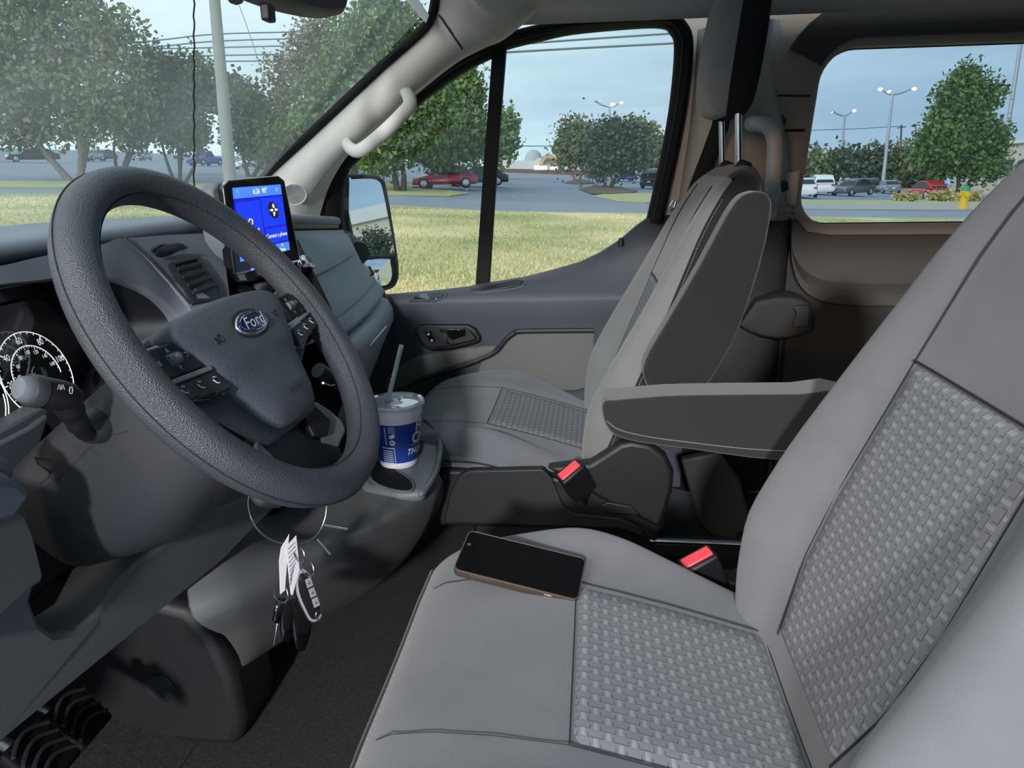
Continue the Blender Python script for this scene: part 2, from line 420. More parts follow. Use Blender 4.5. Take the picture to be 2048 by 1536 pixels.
V, F = prism([Vector((x, YW-.002, z)) for x, z in ((.30, 1.512), (.53, 1.508), (.56, 1.475), (.62, 1.466), (1.6, 1.462), (3.1, 1.462), (3.1, .74), (.30, .74))], (0, -.008, 0)); raw('middle_panel', V, F, 'trim_brown', wr, bevel=.003)
# darker moulded surround over the window, as in the upper trim
sv = ringoff(hole, .016); sv2 = ringoff(hole, .105)
top = [i for i, (x, z) in enumerate(hole) if z > 1.872]
V, F = loft([R3([sv[i] for i in top], YW-.006), R3([sv[i] for i in top], YW-.02), R3([sv2[i] for i in top], YW-.024), R3([sv2[i] for i in top], YW-.004)], closed=False)
raw('upper_trim', V, F, 'trim_dark', wr, angle=60)
V, F = tube(R3(ringoff(hole, .004), YW+.052), .007, 8, closed=True); raw('window_seal', V, F, 'rubber', wr)
# lower recess ledge and bulging lower panel
pl = [at(u, v, Y=YW-.01) for u, v in ((1578, 440), (1580, 500), (1596, 545), (1630, 572), (1690, 583), (1800, 585), (2048, 585))]
pl = smoothpath(pl, 5)
V, F = loft([[p+Vector((0, dy, dz)) for p in pl] for dy, dz in ((.012, .035), (-.012, .012), (-.03, -.006), (-.032, -.03))], closed=False)
raw('ledge', V, F, 'trim_brown', wr)
low = [pl[0]] + pl + [Vector((3.1, YW, pl[-1].z)), Vector((3.1, YW, .75)), Vector((.50, YW, .75))]
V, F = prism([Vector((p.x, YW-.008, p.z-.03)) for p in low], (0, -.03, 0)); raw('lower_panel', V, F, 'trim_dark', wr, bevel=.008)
for k, (x, z0, z1) in enumerate(((.515, .8, 1.23),)):
    raw('panel_gap', *boxm((x, YW-.04, (z0+z1)/2), (.008, .01, z1-z0)), 'rubber', wr)
# seam of upper pillar trim, screw cap and slot
raw('trim_seam', *tube([at(1500, 190, Y=YW-.012), at(1620, 192, Y=YW-.012)], .0025, 6), 'seam', wr)
raw('screw_cap', *lathe([(0, .004), (.014, .004), (.016, 0), (.016, -.004)], at(1560, 243, Y=YW-.006), 20, (0, -1, 0)), 'trim_brown', wr)
raw('slot', *boxm(at(1588, 261, Y=YW-.006), (.05, .012, .006)), 'rubber', wr)
V, F = prism([at(u, v, Y=YW-.01) for u, v in ((1545, 352), (1598, 340), (1590, 412), (1545, 412))], (0, -.02, 0)); raw('belt_guide_cover', V, F, 'trim_beige', wr, bevel=.006)
V, F = prism([at(u, v, Y=YW-.025) for u, v in ((1548, 362), (1572, 360), (1575, 380), (1548, 388))], (0, -.02, 0)); raw('belt_guide', V, F, 'trim_dark', wr, bevel=.006)
# retractor bump and latch on the lower wall
c = at(1548, 632, Y=YW-.05)
V, F = loft([[c+Vector((dx, dy, dz*s)) for dx, dz in ((-.10, -.02), (-.06, .05), (0, .068), (.055, .06), (.085, .04), (.09, -.035), (.04, -.06), (-.04, -.055))] for s, dy in ((1.1, .02), (1.05, -.02), (.9, -.045))])
raw('retractor_cover', V, F, 'trim_dark', wr, bevel=.006, sub=1)
V, F = prism([at(u, v, Y=YW-.10) for u, v in ((1588, 612), (1620, 610), (1618, 654), (1586, 656), (1586, 640), (1592, 634), (1592, 626), (1586, 620))], (0, .03, 0)); raw('latch', V, F, 'charcoal_plastic', wr, bevel=.003)
# rear side window pane
gh = ringoff(hole, .004)
V, F = prism(R3(gh, YW+.058), (0, .005, 0)); S(raw('window_1', V, F, 'rear_glass', smooth=False))

# B-pillar trim (light beige), convex
ed = [((1396, 60), (1560, 40)), ((1393, 110), (1545, 130)), ((1388, 180), (1550, 180)), ((1378, 270), (1570, 270)), ((1362, 375), (1580, 380)), ((1350, 440), (1585, 440))]
rings = []
for (a, b) in ed:
    A = at(*a, Y=2.06); B = at(*b, Y=2.075); r_ = []
    for k in range(9):
        t = k/8; p = A.lerp(B, t); r_.append(Vector((p.x, p.y - .055*math.sin(math.pi*t)**.6, p.z)))
    rings.append(r_)
lo = [Vector((p.x, p.y+.003, .75)) for p in rings[-1]]
Vl, Fl = loft([[p+Vector((0, .002, .02)) for p in rings[-1]], lo], closed=False); S(raw('trim_4', Vl, Fl, 'trim_dark', solid=.004))
V, F = loft(rings, closed=False); bp_ = S(raw('trim_1', V, F, 'trim_beige', solid=.004))
V, F = prism([at(u, v, Y=2.125) for u, v in ((1300, -30), (1330, 30), (1356, 46), (1370, 92), (1360, 195), (1343, 293), (1319, 400), (1306, 450), (1420, 450), (1470, 300), (1560, 120), (1560, -30))], (0, .01, 0)); raw('pillar_backing', V, F, 'trim_beige', bp_, smooth=False)
# ---------------------------------------------------------------- passenger door
YG = 2.10
door = thing('door_1', None, None, (0, 2.05, .75), kind='structure')
st = [(760, 592, 606, 668), (795, 590, 606, 668), (850, 583, 603, 668), (890, 578, 600, 668), (940, 572, 598, 668), (1000, 563, 596, 667), (1050, 553, 595, 666), (1105, 539, 594, 665), (1160, 523, 592, 664), (1200, 504, 591, 663), (1240, 478, 590, 663), (1270, 452, 590, 663), (1292, 436, 589, 663), (1335, 428, 588, 662), (1380, 426, 587, 662)]
rings = []
for (u, vt, vc, vb) in st:
    tpt = at(u, vt, Y=YG-.012); x = tpt.x
    sgn = interp([(1160, 0), (1300, 1)], u)
    cz = interp([(-.6, 1.307), (.1, 1.322), (.3, 1.325)], x)
    mid = tpt.lerp(Vector((x, 2.0, cz)), .45) + Vector((0, -.012, .012))
    rings.append([Vector((x, YG, tpt.z-.02)), tpt, Vector((x, tpt.y-.02, tpt.z-.002)), mid, Vector((x, 2.012, cz+.012)), Vector((x, 1.998, cz)), Vector((x, 1.996, cz-.015)), Vector((x, 2.006, cz-.06)), Vector((x, 2.02, cz-.13)), Vector((x, 2.028, 1.12)), Vector((x, 2.03, 1.0)), Vector((x, 2.03, .76))])
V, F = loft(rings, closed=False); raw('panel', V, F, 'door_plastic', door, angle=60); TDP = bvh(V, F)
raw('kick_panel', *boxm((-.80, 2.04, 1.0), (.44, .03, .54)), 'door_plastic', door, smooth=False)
# lighter lower map-pocket bulge and insert
def zd(*p): return [(700+x*.2734, 540+y*.2734) for x, y in p]
ins = zd((960, 660), (1075, 605), (1150, 520), (1200, 475), (1260, 460), (1790, 455), (1790, 850), (1650, 890), (1200, 890), (900, 860))
V, F = prism([at(u, v, Y=2.012) for u, v in ins], (0, .03, 0)); raw('insert', V, F, 'door_insert', door, bevel=.006)
brd = smoothpath([at(u, v, Y=2.010) for u, v in zd((430, 850), (560, 785), (720, 735), (950, 655), (1070, 595), (1140, 510), (1200, 465), (1270, 448), (1780, 442))], 5)
raw('insert_border', *tube(brd, .007, 8), 'dash_black', door)
lowp = zd((250, 820), (330, 720), (480, 640), (620, 600), (960, 560), (1080, 560), (1040, 610), (950, 650), (700, 735), (480, 815), (400, 870), (250, 900))
V, F = prism([at(u, v, Y=2.002) for u, v in lowp], (0, .03, 0)); raw('map_pocket', V, F, 'door_insert', door, bevel=.01, bseg=3)
# inner handle bezel with recess, lever and lock switch
bz = zd((465, 440), (490, 408), (540, 402), (860, 402), (915, 430), (958, 500), (945, 530), (900, 545), (730, 588), (600, 592), (545, 575), (505, 530))
V, F = prism([at(u, v, Y=1.992) for u, v in bz], (0, .03, 0)); hb = raw('handle_bezel', V, F, 'black_plastic', door, bevel=.006, bseg=3)
bz2 = zd((490, 445), (510, 425), (855, 425), (905, 450), (935, 500), (915, 520), (725, 562), (600, 566), (560, 555), (525, 520))
V, F = prism([at(u, v, Y=1.989) for u, v in bz2], (0, .01, 0)); raw('recess', V, F, 'charcoal_plastic', hb, bevel=.003)
V, F = prism([at(u, v, Y=1.986) for u, v in zd((650, 432), (850, 432), (840, 480), (745, 520), (715, 550), (680, 490))], (0, .01, 0)); raw('handle_well', V, F, 'gloss_black', hb, bevel=.002)
V, F = prism([at(u, v, Y=1.976) for u, v in zd((700, 500), (740, 520), (845, 480), (855, 440), (880, 450), (925, 500), (900, 518), (760, 552), (725, 550))], (0, .012, 0)); raw('lever', V, F, 'black_plastic', hb, bevel=.003)
V, F = prism([at(u, v, Y=1.984) for u, v in zd((545, 445), (590, 445), (630, 525), (585, 530))], (0, .01, 0)); lk = raw('lock_switch', V, F, 'gloss_black', hb, bevel=.002)
for q in ((575, 470), (598, 515)):
    raw('lock_icon', *lathe([(0, .001), (.0035, .001), (.0035, -.002)], at(*zd(q)[0], Y=1.9835), 10, (0, -1, 0)), 'icon_white', hb)
# window switch pocket and pull cup on the sill
def onsill(u, v, dz=0.): return at(u, v, Y=2.03)
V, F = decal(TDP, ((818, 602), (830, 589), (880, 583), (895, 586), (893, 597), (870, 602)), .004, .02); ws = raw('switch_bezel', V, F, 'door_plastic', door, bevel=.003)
V, F = decal(TDP, ((828, 598), (832, 591), (878, 586), (888, 589), (885, 596), (866, 599)), .0046, .006); raw('switch_well', V, F, 'gloss_black', ws, bevel=.001)
V, F = decal(TDP, ((838, 598), (843, 591), (856, 590), (862, 599)), .010, .008); raw('window_switch', V, F, 'dash_plastic', ws, bevel=.002)
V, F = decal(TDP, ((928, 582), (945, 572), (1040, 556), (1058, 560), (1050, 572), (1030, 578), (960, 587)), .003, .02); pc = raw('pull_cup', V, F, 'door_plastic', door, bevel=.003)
V, F = decal(TDP, ((938, 581), (1036, 560), (1048, 563), (1040, 572), (962, 585)), .0036, .008); raw('pull_recess', V, F, 'dash_black', pc, bevel=.002)
raw('lock_knob', *lathe([(0, .012), (.006, .010), (.008, 0), (.008, -.01)], at(1242, 484, Y=2.06), 14), 'black_plastic', door)
# window frame: black band between glass outline and pillar
fi = [(684, 480), (680, 420), (690, 350), (717, 316), (775, 263), (842, 203), (900, 160), (944, 133), (985, 113), (1012, 97), (1080, 80), (1147, 66), (1264, 55), (1323, 54), (1342, 66), (1350, 94), (1342, 195), (1326, 293), (1303, 400), (1292, 445)]
fo = [(618, 480), (627, 425), (644, 362), (668, 318), (722, 262), (800, 200), (862, 155), (915, 118), (962, 96), (1003, 78), (1080, 58), (1147, 47), (1264, 38), (1338, 37), (1366, 52), (1378, 92), (1368, 195), (1351, 293), (1327, 400), (1316, 445)]
A = smoothpath([at(u, v, Y=YG-.02) for u, v in fi], 4); B = smoothpath([at(u, v, Y=YG-.045) for u, v in fo], 4)
V, F = loft([[p+Vector((0, .03, 0)) for p in A], A, [a.lerp(b, .5)+Vector((0, -.012, 0)) for a, b in zip(A, B)], B, [p+Vector((0, .05, 0)) for p in B]], closed=False)
wf = raw('window_frame', V, F, 'rubber', door, angle=60)
V, F = tube([a.lerp(b, .62)+Vector((0, -.012, 0)) for a, b in zip(A, B)], .007, 8); raw('weather_strip', V, F, 'rubber', door)
V, F = tube([a.lerp(b, .98)+Vector((0, -.008, 0)) for a, b in zip(A, B)], .011, 8); raw('door_seal', V, F, 'rubber', door)
# pale inner frame strip at the rear edge of the door
V, F = loft([[at(u, v, Y=2.066) for u, v in ((1372, 120), (1366, 195), (1350, 293), (1328, 400), (1318, 430))], [at(u, v, Y=2.060) for u, v in ((1376, 122), (1374, 195), (1362, 293), (1344, 400), (1338, 430))], [at(u, v, Y=2.06) for u, v in ((1386, 122), (1390, 195), (1380, 293), (1362, 400), (1356, 432))]], closed=False)
raw('frame_strip', V, F, 'trim_light', door)
V, F = prism([at(u, v, Y=YG-.02) for u, v in ((984, 105), (1012, 90), (1000, 240), (990, 380), (977, 580), (950, 585), (967, 330))], (0, .03, 0)); raw('divider_bar', V, F, 'rubber', door, bevel=.002)
# panes
sill = [(1292, 445), (1270, 458), (1240, 486), (1200, 512), (1160, 531), (1105, 547), (1050, 561), (1000, 571), (975, 576)]
V, F = prism([at(u, v, Y=YG-.004) for u, v in [(1006, 97)]+fi[10:]+sill], (0, .004, 0)); S(raw('window_2', V, F, 'clear_glass', smooth=False))
V, F = prism([at(u, v, Y=YG-.004) for u, v in fi[:9]+[(995, 108), (965, 578), (890, 588), (795, 600), (690, 600)]], (0, .004, 0)); S(raw('window_3', V, F, 'clear_glass', smooth=False))
# ---------------------------------------------------------------- A-pillar trim, speaker
fr = [(470, 450), (515, 385), (548, 346), (620, 280), (700, 205), (780, 130), (835, 82), (868, 48), (880, 10), (882, -40)]
r1 = [(545, 455), (560, 398), (590, 368), (655, 305), (735, 228), (815, 152), (875, 98), (915, 66), (945, 40), (960, -40)]
r2 = [(592, 460), (600, 410), (628, 375), (672, 322), (752, 248), (835, 178), (900, 122), (950, 88), (985, 66), (1010, -20)]
r3 = [(612, 468), (622, 418), (648, 365), (690, 308), (762, 240), (838, 178), (905, 128), (960, 98), (1003, 80), (1060, 20)]
r4 = [(632, 475), (640, 430), (662, 365), (705, 300), (770, 242), (850, 175), (915, 125), (970, 96), (1010, 78), (1080, 20)]
Yf = [1.905, 1.90, 1.895, 1.885, 1.875, 1.86, 1.85, 1.84, 1.83, 1.82]
L1 = [at(*p, Y=y) for p, y in zip(fr, Yf)]; L2 = [at(*p, Y=y-.01) for p, y in zip(r1, Yf)]
L3 = [at(*p, Y=y+.02) for p, y in zip(r2, Yf)]; L4 = [at(*p, Y=y+.085) for p, y in zip(r3, Yf)]; L5 = [at(*p, Y=y+.13) for p, y in zip(r4, Yf)]
L0 = [p+Vector((-.02, .03, .0)) for p in L1]
V, F = loft([smoothpath(l, 4) for l in (L0, L1, L2, L3, L4, L5)], closed=False)
TAP = bvh(V, F)
ap = S(raw('trim_2', V, F, 'trim_light', angle=75))
# black edge of the windshield along the pillar and header
V, F = tube(smoothpath([p+Vector((-.012, -.002, .004)) for p in L1], 4), .011, 8); raw('windshield_edge', V, F, 'rubber', ap)
raw('pillar_seam', *tube(smoothpath([at(878, 30, Y=1.825), at(900, 62, Y=1.825), at(925, 98, Y=1.86)], 4), .0022, 6), 'seam', ap)
sc, sn = hit(TAP, 588, 388, .001)
sp = raw('speaker_grille', *lathe([(0, .001), (.028, .001), (.031, .003), (.033, .001), (.034, -.012)], sc, 36, sn), 'trim_light', ap, label='round pale speaker grille')
for k in range(1, 9):
    a = sn.orthogonal().normalized(); b = sn.cross(a); rr = .0033*k
    V, F = tube([sc+sn*.0012+(a*math.cos(w)+b*math.sin(w))*rr for w in np.linspace(0, 2*math.pi, 29)[:-1]], .0007, 4, closed=True); raw('grille_ring', V, F, 'console_grey', sp)
# windshield
ring_t = []; ring_b = []
for k in range(13):
    y = .26+(1.90-.26)*k/12; q = 1-((y-1.1)/.82)**2
    ring_t.append(Vector((-.375-.10*q, y, 2.02+.03*q))); ring_b.append(Vector((-.935-.14*q, y, 1.535+.02*q)))
V, F = loft([ring_b, ring_t], closed=False); S(raw('window_4', V, F, 'windshield_glass'))
# ================================================================== DASHBOARD
dash = thing('dashboard', 'dark blue-grey moulded dashboard running the full width below the windshield', 'dashboard', (-.7, 1.2, .75))
# padded top with rounded rear lip
def lipx(y): return interp([(.2, -.57), (.75, -.60), (1.1, -.60), (1.4, -.605), (1.7, -.63), (1.95, -.665)], y)
def lipz(y): return interp([(.2, 1.588), (.75, 1.588), (1.1, 1.588), (1.4, 1.578), (1.7, 1.556), (1.95, 1.537)], y)
rings = []
for k in range(25):
    y = .22+(1.965-.22)*k/24; x = lipx(y); z = lipz(y); q = max(0, 1-((y-1.1)/.85)**2)
    rings.append([Vector((-.97-.12*q, y, 1.545+.02*q)), Vector((-.85, y, z-.005)), Vector((x-.08, y, z-.001)), Vector((x-.02, y, z)), Vector((x-.004, y, z-.004)), Vector((x, y, z-.011)), Vector((x-.002, y, z-.020)), Vector((x-.012, y, z-.025)), Vector((x-.05, y, z-.026))])
V, F = loft(rings, closed=False)
raw('top_pad', V, F, 'dash_top', dash, angle=80)
V, F = loft([[Vector((lipx(y)-.006, y, lipz(y)-.018)), Vector((lipx(y)-.003, y, lipz(y)-.026)), Vector((lipx(y)-.012, y, lipz(y)-.040)), Vector((lipx(y)-.05, y, lipz(y)-.042))] for y in np.linspace(.22, 1.955, 24)], closed=False)
raw('lip', V, F, 'dash_black', dash, angle=80)
# dark inner body that everything else is mounted on
prof = [(-.96, 1.53), (-.66, 1.52), (-.61, 1.50), (-.59, 1.42), (-.56, 1.30), (-.56, 1.15), (-.70, 1.02), (-.95, .95)]
V, F = prism([Vector((x, 1.05, z)) for x, z in prof], (0, .30, 0)); raw('inner_body', V, F, 'dash_black', dash, smooth=False)
V, F = prism([Vector((max(x-.13, -.97), 1.35, z)) for x, z in prof], (0, .59, 0)); raw('inner_body', V, F, 'dash_black', dash, smooth=False)
prof = [(-.96, 1.53), (-.70, 1.52), (-.69, 1.42), (-.66, 1.25), (-.70, 1.15), (-.95, .95)]
V, F = prism([Vector((x, .22, z)) for x, z in prof], (0, .83, 0)); raw('inner_body', V, F, 'dash_black', dash, smooth=False)
# ---- instrument hood: face band around the arch, then dark tunnel
arch = [(-120, 590, -.58), (0, 572, -.58), (60, 567, -.58), (130, 560, -.575), (205, 560, -.565), (260, 572, -.56), (300, 590, -.55), (330, 614, -.545), (352, 645, -.54), (364, 690, -.53), (368, 740, -.52), (366, 800, -.51)]
band = [(-120, 552, -.588), (0, 532, -.588), (60, 518, -.588), (130, 503, -.588), (205, 488, -.588), (250, 478, -.588), (298, 520, -.575), (340, 566, -.555), (377, 608, -.53), (398, 660, -.515), (410, 720, -.50), (414, 800, -.49)]
A = smoothpath([at(u, v, X=x) for u, v, x in arch], 4); B = smoothpath([at(u, v, X=x) for u, v, x in band], 4)
V, F = loft([B, [a.lerp(b, .12)+Vector((.006, 0, 0)) for a, b in zip(A, B)], A, [p+Vector((-.012, 0, 0)) for p in A]], closed=False); raw('instrument_hood', V, F, 'dash_plastic', dash, angle=70)
T = [Vector((-.665, p.y*.985+.0, p.z*1.0+.0)) for p in A]
V, F = loft([[p+Vector((-.010, 0, 0)) for p in A], [p.lerp(t, .5) for p, t in zip(A, T)], T], closed=False); raw('hood_tunnel', V, F, 'dash_black', dash)
# sculpted shade inside the hood
V, F = prism([Vector((-.655, y, z)) for y, z in ((.50, 1.50), (.60, 1.525), (.70, 1.535), (.80, 1.53), (.88, 1.50), (.93, 1.44), (.93, 1.33), (.5, 1.33))], (-.01, 0, 0)); cb = raw('cluster_backing', V, F, 'gloss_black', dash)
# ---- instrument cluster (dial, ticks, numbers lit white)
tl = .30; cn = Vector((math.cos(tl), 0, math.sin(tl))); ce = Vector((0, 1, 0)); cu2 = cn.cross(ce)
def dial(c, R, arc, part):
    pts = [c+(ce*math.cos(math.radians(a))+cu2*math.sin(math.radians(a)))*R for a in np.linspace(arc[0], arc[1], 60)]
    raw('dial_ring', *tube(pts, .0006, 5), 'gauge_glow', part)
clus = raw('instrument_cluster', *prism([Vector((-.645, y, z)) for y, z in ((.52, 1.375), (.52, 1.50), (.62, 1.515), (.80, 1.515), (.86, 1.49), (.87, 1.375))], (-.004, 0, 0)), 'gloss_black', dash)
dc = at(76, 750, X=-.62)
dial(dc, .0505, (240, -40), clus)
dial(dc, .0345, (205, -10), clus)
mk = lambda v: 222-v*2.1
for v in range(0, 121, 5):
    a = math.radians(mk(v)); d = ce*math.cos(a)+cu2*math.sin(a); l = .0055 if v % 20 == 0 else .0028
    raw('tick', *tube([dc+d*.0505, dc+d*(.0505-l)], .0004 if v % 20 else .0006, 4), 'gauge_glow', clus)
for v in (20, 40, 60, 80, 100):
    a = math.radians(mk(v)); d = ce*math.cos(a)+cu2*math.sin(a)
    raw('numeral', *text_at(str(v), .0105, dc+d*.0415+cn*.001, ce, cu2, sx=.85), 'gauge_glow', clus, smooth=False)
for v in range(20, 171, 5):
    a = math.radians(mk(v*.6214)); d = ce*math.cos(a)+cu2*math.sin(a)
    raw('tick', *tube([dc+d*.0345, dc+d*(.0345-(.0042 if v % 20 == 0 else .002))], .0003, 4), 'gauge_glow', clus)
for v in (40, 60, 80, 100, 120, 140, 160):
    a = math.radians(mk(v*.6214)); d = ce*math.cos(a)+cu2*math.sin(a)
    raw('numeral', *text_at(str(v), .0062, dc+d*.0268+cn*.001, ce, cu2, sx=.85), 'gauge_glow', clus, smooth=False)
raw('needle_hub', *lathe([(0, .006), (.008, .005), (.0095, 0)], dc, 20, cn), 'gloss_black', clus)
raw('needle_arc', *tube([dc+(ce*math.cos(math.radians(a))+cu2*math.sin(math.radians(a)))*.010+cn*.002 for a in np.linspace(100, 200, 14)], .0005, 4), 'gauge_needle', clus)
d2 = at(-72, 800, X=-.62); dial(d2, .0505, (245, -40), clus); dial(d2, .047, (-10, -40), clus)
# pale bezel strip below the cluster
V, F = prism([at(u, v, X=-.585) for u, v in ((-80, 893), (0, 862), (95, 812), (100, 828), (60, 855), (0, 886), (-80, 925))], (-.03, 0, 0)); raw('bezel_strip', V, F, 'console_grey', dash, bevel=.003)
V, F = prism([at(u, v, X=-.58) for u, v in ((-80, 925), (0, 886), (60, 855), (100, 828), (60, 960), (40, 1000), (-80, 1000))], (-.03, 0, 0)); raw('lower_bezel', V, F, 'dash_plastic', dash, bevel=.003)
# ---- centre-left vent panel
vp = [(250, 477, -.588), (330, 470, -.592), (430, 466, -.592), (447, 500, -.57), (455, 560, -.53), (462, 620, -.49), (470, 700, -.46), (412, 720, -.49), (398, 660, -.513), (377, 608, -.528), (340, 566, -.553), (298, 520, -.573)]
P_ = [at(u, v, X=x) for u, v, x in vp]
F_ = [(0, 1, 2, 3), (0, 3, 4, 10, 11), (10, 4, 5, 9), (9, 5, 6, 7, 8)]
raw('vent_panel', P_ + [p+Vector((-.02, 0, -.015)) for p in P_], F_ + [tuple(i+12 for i in f[::-1]) for f in F_] + [(i, i+12, (i+1) % 12+12, (i+1) % 12) for i in range(12)], 'dash_plastic', dash, angle=30)
raw('panel_seam', *tube([at(u, v, X=x)+Vector((.001, 0, .001)) for u, v, x in ((250, 477, -.586), (298, 520, -.572), (340, 566, -.552), (377, 608, -.527))], .0012, 5), 'seam', dash)
# storage latch slot
sl = [at(u, v, X=-.575) for u, v in ((304, 500), (322, 488), (360, 485), (378, 494), (350, 512), (318, 516))]
V, F = prism(sl, (-.012, 0, 0)); so = raw('latch_slot', V, F, 'dash_black', dash, bevel=.002)
V, F = loft([[at(u, v, X=-.565)+Vector((dx, 0, dx)) for u, v in ((312, 503), (325, 495), (350, 488), (368, 492), (350, 504), (328, 511))] for dx in (-.006, .0, .004)]); raw('latch', V, F, 'charcoal_plastic', so, bevel=.003, sub=1)
# air vent: frame, dark well, slats
vo = [(336, 533, -.566), (395, 518, -.572), (442, 578, -.537), (446, 606, -.52), (384, 612, -.526)]
vi = [(345, 537, -.566), (391, 525, -.571), (434, 580, -.537), (438, 602, -.522), (388, 606, -.527)]
TVP = bvh(P_, F_)
vn = hit(TVP, 390, 570)[1]
A = [hit(TVP, p[0], p[1])[0] for p in vo]; B = [hit(TVP, p[0], p[1])[0] for p in vi]
V, F = loft([[p-vn*.004 for p in A], [p+vn*.006 for p in A], [p+vn*.007 for p in B], [p+vn*.0036 for p in B]]); vt = raw('air_vent', V, F, 'dash_black', dash, angle=30)
for k in range(4):
    t = (k+.7)/4.3; a = B[0].lerp(B[4], t); b = B[1].lerp(B[2].lerp(B[3], .3), t)
    V, F = prism([a+vn*.003, b+vn*.003, b+vn*.0085+Vector((0, 0, .002)), a+vn*.0085+Vector((0, 0, .002))], (0, 0, -.0014)); raw('slat', V, F, 'dash_grey', vt)
# ---- right dash: glovebox lid, ledge and knee shelf lofted across the width
def shift(y): return max(0, (y-1.3)/.65)**1.5
stn = [1.27, 1.34, 1.45, 1.57, 1.68, 1.78, 1.86, 1.92, 1.955]
def prof_r(y):
    s = shift(y)
    return [(-.607-.05*s, lipz(y)-.035), (-.595-.055*s, lipz(y)-.048), (-.575-.07*s, 1.505-.012*s), (-.535-.09*s, 1.455-.012*s), (-.510-.10*s, 1.42-.012*s), (-.478-.105*s, 1.394-.014*s), (-.474-.105*s, 1.388-.016*s)]
lid = [[Vector((x, y, z)) for x, z in prof_r(y)] for y in stn]
V, F = loft(lid, closed=False); gb = raw('glovebox_lid', V, F, 'dash_plastic_lit', dash, angle=70)
raw('lid_crease', *tube([Vector((prof_r(y)[3][0]+.001, y, prof_r(y)[3][1]+.001)) for y in stn if y < 1.88], .0018, 5), 'dash_plastic', gb)
raw('lid_badge', *boxm((-.553, 1.835, 1.40), (.003, .022, .004)), 'seam', gb)
def prof_l(y):
    s = shift(y)
    return [(-.482-.108*s, 1.392-.014*s), (-.470-.108*s, 1.384-.018*s), (-.452-.108*s, 1.372-.024*s), (-.447-.108*s, 1.366-.026*s), (-.452-.108*s, 1.360-.028*s)]
def prof_k(y):
    s = shift(y)
    return [(-.462-.108*s, 1.362-.03*s), (-.440-.108*s, 1.352-.036*s), (-.428-.108*s, 1.340-.045*s), (-.424-.11*s, 1.318-.05*s), (-.430-.115*s, 1.300-.05*s), (-.455-.12*s, 1.24-.05*s), (-.50-.12*s, 1.14-.05*s), (-.60-.11*s, 1.02-.04*s)]
V, F = loft([[Vector((x, y, z)) for x, z in prof_l(y)] for y in stn], closed=False); raw('ledge', V, F, 'dash_top', dash, angle=75)
V, F = loft([[Vector((x, y, z)) for x, z in prof_k(y)] for y in stn+[1.97]], closed=False); raw('knee_shelf', V, F, 'dash_plastic_lit', dash, angle=75)
# side cap on the door end
pe = prof_r(1.955)+prof_l(1.955)[1:4]+prof_k(1.955)[1:]
V, F = prism([Vector((x-.004, 1.96, z)) for x, z in pe]+[Vector((-.9, 1.96, 1.0)), Vector((-.9, 1.96, 1.53))], (0, .012, 0)); raw('end_cap', V, F, 'dash_plastic', dash, bevel=.003)
raw('lower_trim_line', *tube([at(720, 714, X=-.428), at(748, 682, X=-.435), at(773, 652, X=-.45)], .0014, 5), 'icon_white', dash)
# centre vent beside the screen: tall dark well with slats and side frame
ca = [at(u, v, X=x) for u, v, x in ((588, 480, -.545), (606, 520, -.52), (632, 570, -.485), (655, 620, -.455), (668, 668, -.44))]
cb_ = [at(u, v, X=x) for u, v, x in ((574, 480, -.552), (588, 520, -.53), (606, 570, -.50), (628, 620, -.468), (646, 668, -.45))]
V, F = loft([[p+Vector((-.03, -.10, 0)) for p in cb_], [p+Vector((-.05, 0, -.02)) for p in cb_], [p+Vector((-.05, 0, -.02)) for p in ca], ca, [p+Vector((.004, .010, 0)) for p in ca], [p+Vector((-.02, .022, -.01)) for p in ca]], closed=False); cv = raw('centre_vent', V, F, 'dash_black', dash, angle=60)
for k in range(7):
    t = k/6.5*(len(ca)-1); i = min(int(t), len(ca)-2); a = ca[i].lerp(ca[i+1], t-i); b = cb_[i].lerp(cb_[i+1], t-i)
    V, F = prism([a+Vector((-.004, 0, 0)), b, b+Vector((-.04, 0, -.006)), a+Vector((-.04, 0, -.006))], (0, 0, .003)); raw('slat', V, F, 'charcoal_plastic', cv)
raw('vent_tab', *boxm(at(612, 530, X=-.503), (.012, .010, .008)), 'icon_white', cv, bevel=.002)
# centre stack below the screen with silver strip and knobs
RP = [at(u, v, X=x) for u, v, x in ((452, 520, -.566), (474, 560, -.54), (498, 640, -.49), (600, 660, -.468), (652, 640, -.466), (612, 560, -.505), (590, 500, -.545))]
V, F = prism(RP, (-.02, 0, -.02)); cs = raw('radio_panel', V, F, 'dash_black', dash, bevel=.003)
TRP = bvh(RP, [(0, 1, 5, 6), (1, 2, 3, 4, 5)])
V, F = decal(TRP, ((476, 552), (512, 540), (560, 530), (600, 518), (606, 530), (562, 548), (516, 556), (484, 562)), .004, .006); raw('chrome_strip', V, F, 'chrome', cs, bevel=.0015)
for (u, v) in ((523, 573), (600, 540)):
    c, kn = hit(TRP, u, v, .022)
    k = raw('volume_knob', *lathe([(0, .0), (.0145, .0), (.0155, .001), (.0160, -.016), (.0175, -.024)], c, 28, kn), 'black_plastic', cs)
    raw('knob_ring', *lathe([(.0115, .0004), (.0145, .0014), (.0158, -.001), (.0150, -.003)], c, 28, kn), 'chrome', k)
    raw('knob_ring', *lathe([(.0070, .0004), (.0082, .0010), (.0088, .0002), (.0080, -.002)], c, 28, kn), 'chrome', k)
V, F = decal(TRP, ((540, 566), (558, 560), (570, 596), (550, 602)), .006, .008); raw('radio_button', V, F, 'console_grey', cs, bevel=.0015)
